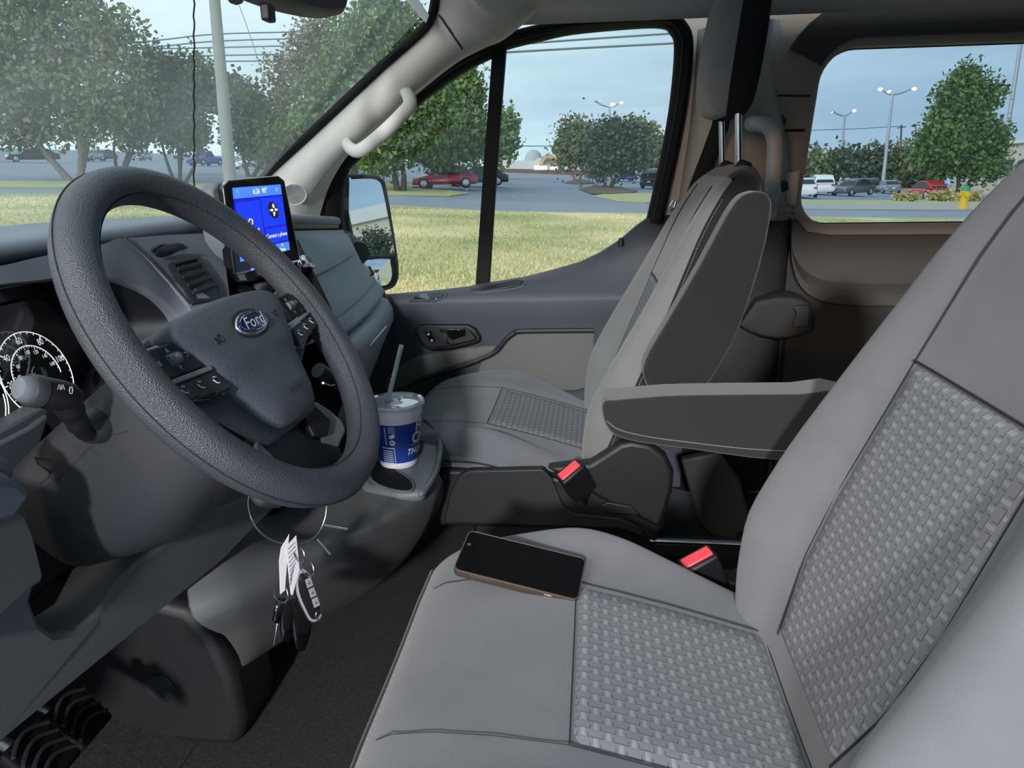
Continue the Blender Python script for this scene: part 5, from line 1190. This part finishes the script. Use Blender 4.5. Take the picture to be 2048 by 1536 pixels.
# ---------------------------------------------------------------- trees
def foliage(ells, n, size, clump=.6, cl_n=14):
    """leaves in clumps inside ellipsoids: ells = (centre, (rx, ry, rz))"""
    vol = np.array([e_[1][0]*e_[1][1]*e_[1][2] for e_ in ells]); vol = vol**.8; vol /= vol.sum()
    ncl = max(6, n//cl_n); ids = rng.choice(len(ells), ncl, p=vol)
    d = rng.normal(size=(ncl, 3)); d /= np.linalg.norm(d, axis=1)[:, None]; r_ = rng.random(ncl)**.42
    cen = np.array([tuple(ells[i][0]) for i in ids]); rad = np.array([ells[i][1] for i in ids])
    cl = cen+d*r_[:, None]*rad
    L = np.repeat(cl, cl_n, 0)+rng.normal(size=(ncl*cl_n, 3))*clump*.5
    m = len(L); a = rng.normal(size=(m, 3)); a /= np.linalg.norm(a, axis=1)[:, None]
    b = rng.normal(size=(m, 3)); b -= a*(a*b).sum(1)[:, None]; b /= np.linalg.norm(b, axis=1)[:, None]
    s = size*rng.uniform(.6, 1.3, m)[:, None]; a = a*s; b = b*s*.62
    V = np.concatenate([(L-a)[:, None], (L+b)[:, None], (L+a)[:, None], (L-b)[:, None]], 1).reshape(-1, 3)
    return V, np.arange(m*4).reshape(-1, 4), cl
def fastmesh(name, V, Q, m, parent):
    off = np.array(OFF[parent.name]); me = bpy.data.meshes.new(name)
    V = (V-off).astype(np.float32); me.vertices.add(len(V)); me.vertices.foreach_set('co', V.ravel())
    me.loops.add(Q.size); me.loops.foreach_set('vertex_index', Q.ravel().astype(np.int32))
    me.polygons.add(len(Q)); me.polygons.foreach_set('loop_start', np.arange(0, Q.size, 4, dtype=np.int32)); me.update(calc_edges=True)
    me.materials.append(MATS[m]); o = bpy.data.objects.new(name, me); COL.objects.link(o); o.parent = parent; o['kind'] = 'stuff'; return o
def tree(name, label, base, crown, n, size, m, stems=1, tr_px=12, group='trees outside the van', bark='bark', depth=None, clump=None, kindcat='tree'):
    """base = pixel of the foot (on the ground plane, or at the given depth); crown = list of (u, v, ru, rv) in photo pixels"""
    if depth is None: b = G(*base); D = dep(b)
    else:
        b = at(*base, D=depth); D = depth; b.z = gz(b.x, b.y)
    k = D/FPX
    t = thing(name, label, kindcat, tuple(b), group)
    ells = [(at(u, v, D=D), (ru*k, ru*k*.8, rv*k)) for u, v, ru, rv in crown]
    V, Q, cl = foliage(ells, n, size*k, clump=(clump or 22)*k)
    fastmesh('foliage', V, Q, m, t)
    tops = sorted(ells, key=lambda e_: e_[0].z)
    for s in range(stems):
        off_ = Vector(((s-(stems-1)/2)*tr_px*1.1*k, (s % 2)*tr_px*.8*k, 0))
        top = Vector(ells[s % len(ells)][0])+Vector((off_.x*2.5, 0, 0)); mid = (b+off_).lerp(top, .45)+Vector((off_.x*.6, 0, 0))
        raw('trunk', *tube(smoothpath([b+off_*.6-Vector((0, 0, .1)), mid, top], 4), [tr_px*k*.5*(1-.75*q/8) for q in range(9)], 8), bark, t)
    for q in range(7):
        c_ = Vector(cl[random.randrange(len(cl))]); s_ = b.lerp(Vector(ells[0][0]), .75)
        raw('branch', *tube([s_, s_.lerp(c_, .5)+Vector((0, 0, .1)), c_], [tr_px*k*.16, tr_px*k*.11, tr_px*k*.05], 5), bark, t)
    return t
tree('tree', 'big olive-green tree with forked pale trunk at the far left', (152, 362), [(60, 190, 130, 95), (200, 170, 110, 90), (90, 60, 130, 90), (215, 70, 85, 60), (250, 220, 65, 45), (40, 265, 60, 30), (150, 262, 70, 30), (-60, 100, 110, 120), (40, -60, 140, 90)], 24000, 6.3, 'leaf_olive', 3, 15)
tree('tree', 'small dark multi-stemmed tree behind the steering wheel rim', (240, 345), [(255, 245, 45, 50), (290, 200, 45, 55)], 5000, 5.6, 'leaf_dark', 3, 8, bark='bark_dark')
tree('tree', 'dark crape myrtle with many stems left of the utility pole', (358, 366), [(350, 210, 60, 80), (395, 170, 45, 55), (330, 150, 45, 45), (370, 265, 55, 35)], 10000, 5.6, 'leaf_dark', 4, 8, bark='bark_dark')
tree('tree', 'dark tree just right of the utility pole', (500, 352), [(490, 240, 50, 75), (530, 270, 45, 55), (465, 200, 30, 45)], 7500, 5.6, 'leaf_dark', 2, 10, bark='bark_dark')
tree('tree', 'brownish sparse tree beneath the rear-view mirror', (590, 345), [(570, 150, 45, 50), (615, 110, 45, 50), (640, 60, 45, 45), (560, 215, 40, 35)], 4200, 4.6, 'leaf_brown', 2, 10, depth=62)
tree('tree', 'large green tree behind the windshield pillar', (690, 352), [(720, 120, 75, 85), (780, 55, 70, 70), (660, 200, 70, 70), (640, 280, 85, 50), (730, 230, 60, 60), (570, 300, 60, 40)], 21000, 6, 'leaf_green', 2, 16, depth=50)
tree('tree', 'leafy green tree above the red car in the quarter window', (800, 382), [(810, 250, 60, 70), (770, 290, 55, 40), (850, 215, 55, 55), (760, 320, 40, 22)], 13000, 5.8, 'leaf_green', 2, 15, bark='bark_dark')
tree('tree', 'tall green tree directly behind the red car', (856, 376), [(900, 230, 55, 70), (880, 290, 60, 40), (930, 180, 40, 45), (950, 270, 32, 55)], 13000, 5.8, 'leaf_green', 1, 16, bark='bark_dark')
tree('tree', 'pale-trunked tree behind the wing mirror', (745, 376), [(720, 230, 45, 50), (745, 280, 40, 35)], 3500, 7.5, 'leaf_green', 1, 13)
tree('tree', 'small green tree just right of the window divider bar', (1000, 352), [(1008, 262, 20, 36), (1000, 300, 22, 24)], 1500, 6, 'leaf_green', 1, 6, depth=85)
tree('tree', 'olive tree on the near end of the parking island', (1155, 365), [(1140, 300, 30, 32), (1165, 290, 30, 36), (1145, 262, 22, 18)], 4500, 4.4, 'leaf_olive', 2, 6)
tree('tree', 'dark round tree on the mulched parking island', (1218, 376), [(1215, 300, 42, 45), (1255, 305, 42, 42), (1235, 270, 45, 25), (1200, 330, 28, 22)], 9000, 4.4, 'leaf_dark', 3, 6, bark='bark_dark')
tree('tree', 'yellow-green tree at the right edge of the door window', (1300, 360), [(1280, 275, 28, 28), (1310, 320, 25, 40), (1270, 262, 16, 14)], 3000, 5.5, 'leaf_olive', 2, 6, depth=95)
tree('tree', 'full green tree in the rear side window', (1915, 398), [(1925, 215, 52, 55), (1900, 275, 60, 50), (1950, 285, 58, 50), (1935, 165, 32, 30), (1880, 320, 50, 30), (1960, 330, 45, 32), (1975, 190, 22, 25)], 15000, 5.2, 'leaf_bright', 1, 9, bark='bark_dark')
for i, (u, v, ru, rv) in enumerate([(1625, 325, 32, 25), (1690, 325, 34, 28), (1745, 325, 34, 26), (1800, 322, 36, 30), (1845, 335, 34, 24), (1985, 340, 40, 24)]):
    tree('tree', ('far hedge-like tree at the left edge of the rear window', 'round far tree behind the nearer lamp post', 'far tree between the two lamp posts', 'broad far tree right of the middle lamp post', 'far tree half hidden left of the full green tree', 'far tree right of the full green tree')[i], (u, 372), [(u, v, ru, rv), (u-8, v+16, ru, 14)], 1800, 5, ('leaf_olive', 'leaf_dark', 'leaf_dark', 'leaf_olive', 'leaf_dark', 'leaf_dark')[i], 1, 5, depth=120, bark='bark_dark')
for u, w in ((1812, 22), (1882, 28), (1935, 24)):
    tree('ornamental_grass', {1812: 'tawny grass clump left of the red hatchback', 1882: 'tawny grass clump just left of the yellow hydrant', 1935: 'tawny grass clump right of the yellow hydrant'}[u], (u, 402), [(u, 394, w, 8)], 700, 4, 'leaf_tawny', 1, 2, 'clumps of ornamental grass', kindcat='grass clump', clump=8)
# ---------------------------------------------------------------- vehicles
def car(name, label, p, yaw, L, Wd, H, paint, style='sedan', lights=None, group='parked cars'):
    """p = ground point under the middle; yaw = heading of the car's nose"""
    M_ = Matrix.Translation(p) @ Matrix.Rotation(yaw, 4, 'Z')
    t = thing(name, label, 'car', mw=M_, group=group); hw = Wd/2
    if style == 'beetle':
        low = [(-.5, .36, .52), (-.47, .42, .62), (-.38, .47, .74), (-.25, .5, .84), (0, .5, .86), (.25, .5, .86), (.40, .48, .80), (.48, .43, .66), (.5, .38, .52)]
        cab_ = [(-.24, .84), (-.15, 1.12), (-.05, 1.36), (.06, 1.46), (.18, 1.43), (.30, 1.28), (.40, 1.02), (.44, .84)]
    elif style == 'suv':
        low = [(-.5, .42, .62), (-.48, .47, .80), (-.40, .5, .95), (-.25, .5, 1.02), (0, .5, 1.05), (.3, .5, 1.06), (.47, .5, 1.04), (.5, .47, .75)]
        cab_ = [(-.24, 1.0), (-.13, 1.55), (-.05, 1.70), (.15, 1.73), (.38, 1.68), (.46, 1.35), (.485, 1.02)]
    elif style == 'pickup':
        low = [(-.5, .44, .65), (-.48, .48, .95), (-.38, .5, 1.05), (-.22, .5, 1.08), (0, .5, 1.08), (.14, .5, 1.08), (.15, .5, 1.1), (.5, .5, 1.1), (.5, .48, .6)]
        cab_ = [(-.2, 1.06), (-.10, 1.65), (-.02, 1.78), (.10, 1.76), (.15, 1.08)]
    else:
        low = [(-.5, .40, .50), (-.48, .45, .66), (-.40, .49, .78), (-.22, .5, .88), (0, .5, .92), (.25, .5, .94), (.42, .49, .93), (.49, .46, .86), (.5, .42, .55)]
        cab_ = [(-.22, .88), (-.10, 1.28), (0, 1.42), (.14, 1.43), (.26, 1.34), (.40, .93)]
    mx_ = max(z for _, z in cab_); k = H/mx_
    rings = []
    for x, w, zt_ in low:
        w *= Wd; z = zt_*k
        rings.append([Vector((x*L, y, zz)) for y, zz in ((-w*.9, .22), (-w, .34), (-w, z*.62), (-w*.95, z*.93), (-w*.82, z), (w*.82, z), (w*.95, z*.93), (w, z*.62), (w, .34), (w*.9, .22))])
    V, F = loft(rings); raw('body', V, F, paint, t, sub=1)
    up_ = cab_; base_z = cab_[0][1]*k
    rings = []; 
    for x, z in up_:
        z *= k; f_ = max(0., (z-base_z)/(H-base_z)); w = hw*(.90-.18*f_)
        rings.append([Vector((x*L, -hw*.9, base_z-.06)), Vector((x*L, -w, z-.02)), Vector((x*L, -w*.86, z)), Vector((x*L, w*.86, z)), Vector((x*L, w, z-.02)), Vector((x*L, hw*.9, base_z-.06))])
    V, F = loft(rings); raw('roof', V, F, paint, t, bevel=.02)
    # side glass, windscreens
    gl = [(x*L, z*k) for x, z in up_]
    for sg in (-1, 1):
        P_ = [Vector((x*.92+.0, sg*(hw*.905-.17*hw*max(0, (z-base_z)/(H-base_z))), base_z+(z-base_z)*.86-.0)) for x, z in gl]
        V, F = prism(P_, (0, sg*.012, 0)); raw('side_window', V, F, 'car_window', t)
    for (a, b) in ((gl[0], gl[1]), (gl[-1], gl[-2])):
        A = Vector((a[0], 0, a[1])); B = Vector((b[0], 0, b[1])); n_ = (B-A).cross(Vector((0, 1, 0))).normalized()
        if (n_.x > 0) != (a[0] > 0): n_ = -n_
        P_ = [A.lerp(B, .12)+Vector((0, -hw*.78, 0)), A.lerp(B, .12)+Vector((0, hw*.78, 0)), A.lerp(B, .9)+Vector((0, hw*.66, 0)), A.lerp(B, .9)+Vector((0, -hw*.66, 0))]
        V, F = prism([q+n_*.006 for q in P_], n_*.012); raw('windscreen', V, F, 'car_window', t)
    r_ = .33*min(1.15, max(1., H/1.5))
    for sx in (-.315, .315):
        for sy in (-1, 1):
            c_ = Vector((sx*L, sy*(hw-.09), r_))
            w_ = raw('wheel', *lathe([(0, .09), (r_*.62, .09), (r_*.70, .10), (r_*.97, .095), (r_, .06), (r_, -.10), (0, -.10)], c_, 20, (0, sy, 0)), 'tyre', t)
            raw('hubcap', *lathe([(0, .112), (r_*.25, .110), (r_*.62, .100), (r_*.66, .09)], c_, 16, (0, sy, 0)), 'alloy', w_)
    for sy in (-1, 1):
        raw('tail_light', *boxm((L*.488, sy*hw*.74, .72*k*(1.15 if style == 'suv' else 1.)), (.08, hw*.30, .13)), 'tail_light', t, bevel=.02)
        raw('head_lamp', *boxm((-L*.475, sy*hw*.72, .62*k*1.05), (.10, hw*.3, .12)), 'head_light' if lights else 'alloy', t, bevel=.02)
    raw('number_plate', *boxm((L*.502, 0, .60*k), (.02, .30, .15)), 'white_paint', t)
    return t
def yawto(u):  # heading so that the car's nose points to the left in the photo
    d = ray(u, 360); return math.atan2(d.y, d.x)-math.pi/2
car('car', 'red rounded hatchback coupe seen side-on in the quarter window', G(890, 376.5), yawto(890)+.0, 4.15, 1.8, 1.47, 'car_red', 'beetle')
p = G(952, 372); car('car', 'dark sedan partly hidden behind the red coupe', p, yawto(952)+.15, 4.6, 1.8, 1.40, 'car_black')
car('car', 'black sedan with a lit lamp parked left of the forked tree', G(68, 324), yawto(68)+.05, 4.9, 1.85, 1.45, 'car_black', lights=True)
car('car', 'dark vehicle at the left edge of the windshield', G(-75, 320), yawto(-75), 4.8, 1.9, 1.6, 'car_grey', 'suv')
car('car', 'pale car beyond the forked tree trunk', G(182, 322), yawto(180)+1.2, 4.5, 1.8, 1.45, 'car_silver')
car('car', 'dark car between the forked tree and the small dark tree', G(208, 321), yawto(208)+1.0, 4.5, 1.8, 1.5, 'car_grey')
car('car', 'pale car seen behind the crape myrtle stems', G(285, 321), yawto(285)+1.2, 4.5, 1.8, 1.45, 'car_silver')
car('pickup_truck', 'blue pickup parked right behind the hanging cable', G(412, 331), yawto(412)+.9, 5.2, 1.95, 1.8, 'car_blue', 'pickup')
car('car', 'white car half hidden right of the utility pole', G(505, 338), yawto(505)+.6, 4.6, 1.8, 1.45, 'car_white')
car('car', 'blue car with an amber lamp behind the island tree', G(1250, 362), yawto(1250)-1.5, 4.8, 1.9, 1.7, 'car_blue', 'suv', lights=True)
car('car', 'black sport utility car at the rear edge of the door window', G(1314, 376), yawto(1314)-1.9, 4.6, 1.9, 1.75, 'car_black', 'suv')
car('car', 'white sedan at the left edge of the rear window', G(1602, 394), yawto(1602)-1.45, 4.7, 1.85, 1.45, 'car_white')
car('car', 'white sport utility car seen from behind', G(1641, 388), yawto(1641)-1.45, 4.7, 1.95, 1.75, 'car_white', 'suv')
car('car', 'white car behind the nearer lamp post foot', G(1683, 374), yawto(1683)-1.4, 4.6, 1.85, 1.6, 'car_white', 'suv')
car('car', 'dark grey sedan facing the road left of the tall lamp post', G(1704, 391), yawto(1704)+1.0, 4.7, 1.85, 1.5, 'car_grey')
car('car', 'dark car standing directly behind the dark grey sedan', G(1738, 383), yawto(1738)-1.4, 4.6, 1.85, 1.6, 'car_black', 'suv')
car('car', 'silver sedan at the foot of the tall lamp post', G(1774, 386), yawto(1774)-1.3, 4.7, 1.85, 1.45, 'car_silver')
car('car', 'pale van-like car behind the silver sedan', G(1755, 376), yawto(1755)-1.5, 4.7, 1.95, 1.8, 'car_silver', 'suv')
car('car', 'pale car left of the red hatchback, further back', G(1808, 378), yawto(1808)-1.4, 4.6, 1.85, 1.6, 'car_silver', 'suv')
car('car', 'red hatchback seen from its rear corner beside the hydrant', G(1850, 396), yawto(1850)-1.0, 4.5, 1.85, 1.6, 'car_red', 'beetle')
car('car', 'dark car right of the full green tree', G(1975, 388), yawto(1975)-1.3, 4.6, 1.85, 1.5, 'car_black')
# ---------------------------------------------------------------- lamp posts, wires, hydrant
def lamp_post(label, foot, top, arms, wpx):
    b = G(*foot); D = dep(b); k = D/FPX; tp_ = at(*top, D=D); tp_ = Vector((b.x+(tp_.x-b.x)*1., tp_.y, tp_.z))
    t = thing('lamp_post', label, 'lamp post', tuple(b), 'parking lot lamp posts')
    raw('pole', *tube([b, b.lerp(tp_, .5), tp_], [wpx*k*.6, wpx*k*.5, wpx*k*.38], 10), 'pole_grey', t)
    for (u, v, on) in arms:
        e_ = at(u, v, D=D); m_ = tp_.lerp(e_, .5)+Vector((0, 0, -.15))
        raw('arm', *tube(smoothpath([tp_, m_, e_], 4), wpx*k*.25, 8), 'pole_grey', t)
        h = raw('lamp_head', *loft([[e_+RT*k*x*3.2+Vector((0, y*.25, dz)) for x, y in ((-1, -1), (1, -1), (1, 1), (-1, 1))] for dz in (-.02*k*60, .02*k*60)]), 'pole_grey', t, bevel=.03)
        if on: raw('lamp_lens', *lathe([(0, -.25*on*k*10), (on*k*2., -.2*on*k*8), (on*k*2.6, 0), (on*k*2.2, .1*on*k*8), (0, .15*on*k*8)], e_+Vector((0, -.15, -.03*k*60)), 14), 'lamp_glow', h)
lamp_post('nearer short twin-arm lamp post in the rear window', (1678, 372), (1689, 232), [(1664, 222, .6), (1708, 219, 1.4)], 6)
lamp_post('tall three-lamp post in the middle of the rear window', (1764, 382), (1785, 190), [(1760, 176, 1.7), (1778, 180, 1.3), (1828, 175, 1.7)], 6.5)
lamp_post('tall lamp post at the right edge of the rear window', (1994, 390), (2042, 84), [(2025, 77, 1.2), (2060, 72, 1.2)], 9)
lamp_post('lamp post above the island trees in the door window', (1222, 362), (1219, 214), [(1192, 203, 0), (1225, 206, 1.7), (1243, 203, 1.4)], 5)
lamp_post('small lamp post above the dark trees right of the utility pole', (516, 345), (516, 172), [(496, 163, 0)], 5)
b = at(466, 430, D=18); b.z = gz(b.x, b.y); tpp = at(424, -60, D=18)
up_ = thing('utility_pole', 'grey leaning utility pole seen through the windshield', 'pole', tuple(b))
raw('shaft', *tube([b, b.lerp(tpp, .5), tpp], [.155, .14, .125], 14), 'pole_wood', up_)
tp2 = at(1803, 250, D=140); b2_ = at(1798, 372, D=140); b2_.z = gz(b2_.x, b2_.y)
fpole = thing('far_utility_pole', 'thin far utility pole with crossarm behind the car park', 'pole', tuple(b2_))
raw('shaft', *tube([b2_, tp2], [.2, .14], 8), 'bark_dark', fpole); raw('crossarm', *tube([at(1795, 256, D=140), at(1812, 253, D=140)], .09, 6), 'bark_dark', fpole)
tp3 = at(1290, 232, D=120); b3_ = at(1288, 360, D=120); b3_.z = gz(b3_.x, b3_.y)
fp2 = thing('far_utility_pole', 'thin far utility pole above the yellow-green tree', 'pole', tuple(b3_)); raw('shaft', *tube([b3_, tp3], [.2, .16], 8), 'bark_dark', fp2)
def wire(label, pts, D, r): 
    o = raw('power_line', *tube(smoothpath([at(u, v, D=D) for u, v in pts], 6), r, 6), 'wire'); tag(o, label, 'power line', 'power lines')
wire('topmost power line left of the rear-view mirror', ((200, 94), (330, 79), (440, 68), (650, 63), (900, 59)), 70, .062)
wire('second power line from the top in the windshield', ((200, 104), (330, 92), (440, 82), (650, 76), (900, 72)), 70, .062)
wire('third power line from the top in the windshield', ((200, 100), (340, 97), (440, 95), (650, 90), (900, 86)), 70, .062)
wire('fourth power line from the top in the windshield', ((200, 118), (430, 111), (660, 108), (900, 104)), 70, .062)
wire('lowest power line in the windshield', ((200, 128), (420, 123), (660, 121), (900, 117)), 70, .062)
wire('upper power line across the top of the door window', ((990, 92), (1150, 80), (1360, 66)), 20, .026)
wire('lower power line across the top of the door window', ((990, 106), (1150, 97), (1360, 86)), 20, .028)
wire('faint far power line above the far building', ((1000, 292), (1150, 292), (1400, 289)), 90, .05)
wire('faint power line in the rear window', ((1560, 262), (1700, 258), (1805, 252)), 140, .07)
wire('thin slanting guy wire left of the rear-view mirror', ((478, 10), (500, 70), (520, 130)), 24, .012)
hb_ = G(1926, 417); hk = dep(hb_)/FPX
hy = thing('fire_hydrant', 'yellow fire hydrant with green cap on the grass strip', 'hydrant', tuple(hb_))
raw('barrel', *lathe([(0, 0), (11*hk, 0), (11*hk, 3*hk), (8*hk, 4*hk), (7*hk, 30*hk), (9.5*hk, 31*hk), (9.5*hk, 34*hk), (0, 34*hk)], hb_, 18), 'hydrant_yellow', hy)
raw('cap', *lathe([(9*hk, 34*hk), (8*hk, 40*hk), (4*hk, 44*hk), (2*hk, 45*hk), (2*hk, 48*hk), (0, 48*hk)], hb_, 18), 'hydrant_green', hy)
for dx_, dr in ((-1, RT), (1, RT)):
    c_ = hb_+Vector((0, 0, 27*hk)); raw('outlet', *tube([c_, c_+RT*dx_*12*hk], 3.6*hk, 12), 'hydrant_yellow', hy)
raw('outlet', *tube([hb_+Vector((0, 0, 27*hk)), hb_+Vector((0, -11*hk, 27*hk))], 5*hk, 12), 'hydrant_yellow', hy)
# ---------------------------------------------------------------- buildings
def panel(name, px, D, th, m, par, bev=0.): 
    V, F = prism([at(u, v, D=D) for u, v in px], FW*th); return raw(name, V, F, m, par, smooth=False, bevel=bev)
D1 = 150
fb = thing('far_building', 'low pale shop building with an arched entrance and lit sign', 'building', tuple(at(1090, 352, D=D1)))
panel('wall', ((985, 322), (1070, 321), (1076, 316), (1118, 316), (1124, 324), (1215, 326), (1215, 352), (985, 350)), D1, 12, 'stucco_white', fb)
panel('brick_base', ((985, 337), (1215, 341), (1215, 353), (985, 351)), D1-.6, .5, 'brick_brown', fb)
ao = [at(1098+19*math.cos(a), 329-21*math.sin(a), D=D1-1.5) for a in np.linspace(0, math.pi, 17)]; ai = [at(1098+12*math.cos(a), 329-13*math.sin(a), D=D1-1.5) for a in np.linspace(0, math.pi, 17)]
V, F = loft([ao, ai, [p+FW*3 for p in ai], [p+FW*3 for p in ao], ao], closed=False); raw('arch', V, F, 'arch_tan', fb, smooth=False)
dm = at(1067, 322, D=D1+6); kq = D1/FPX
raw('dome', *lathe([(19*kq, 0), (18*kq, 8*kq), (14*kq, 16*kq), (8*kq, 21*kq), (0, 23*kq)], dm, 24), 'roof_grey', fb)
for k in range(9):
    u0 = 1068.5+k*5.2+(1 if k > 4 else 0); hh = 9.5 if k < 6 else 7.5
    if k == 5: continue
    panel('sign_letter', ((u0, 339.5), (u0, 339.5-hh), (u0+4.4, 339.5-hh), (u0+4.4, 339.5)), D1-2.2, .4, 'sign_glow', fb, .3)
rb_ = thing('shop_building', 'beige shop building with dark awnings at the right edge of the rear window', 'building', tuple(at(2060, 385, D=100)))
panel('wall', ((2008, 390), (2012, 300), (2022, 296), (2022, 284), (2200, 270), (2200, 395)), 100, 12, 'stucco', rb_)
panel('cornice', ((2018, 288), (2200, 270), (2200, 264), (2018, 282)), 99.4, 2, 'stucco_white', rb_)
panel('awning', ((1998, 335), (2012, 320), (2032, 318), (2020, 338)), 98.5, 1, 'awning', rb_)
panel('awning', ((2040, 330), (2046, 318), (2090, 314), (2084, 332)), 98.5, 1, 'awning', rb_)
panel('door', ((2022, 382), (2022, 348), (2034, 347), (2034, 382)), 99.3, .6, 'awning', rb_)
# building and tree to the rear that show only in the wing mirror
def refl(u, v, t):
    p = onm(u, v); d = ray(u, v).normalized(); d = d-mn*2*d.dot(mn); return p+d*t
mbp = refl(735, 428, 62); mb = thing('pale_building', 'pale flat-roofed building reflected in the wing mirror', 'building', (mbp.x, mbp.y, gz(mbp.x, mbp.y)))
zt_ = mbp.z; zb_ = gz(mbp.x, mbp.y)-1; Rb = Matrix.Rotation(math.radians(28), 3, 'Z')
raw('wall', *boxm((mbp.x+5, mbp.y+2, (zt_+zb_)/2), (10, 60, zt_-zb_), Rb), 'stucco', mb, smooth=False)
raw('parapet', *boxm((mbp.x+5, mbp.y+2, zt_), (10.6, 60.6, 1.1), Rb), 'stucco_white', mb, smooth=False)
tbp = refl(748, 485, 40); zg = gz(tbp.x, tbp.y)
tb_ = thing('bushy_tree', 'dark bushy tree reflected in the wing mirror', 'tree', (tbp.x, tbp.y, zg), 'trees outside the van')
V, Q, cl = foliage([(tbp, (1.0, 1.0, .7)), (tbp+Vector((0, 0, -.9)), (1.4, 1.4, .9))], 4000, .10, .35); fastmesh('foliage', V, Q, 'leaf_dark', tb_)
raw('trunk', *tube([(tbp.x, tbp.y, zg), tbp], [.14, .06], 8), 'bark_dark', tb_)
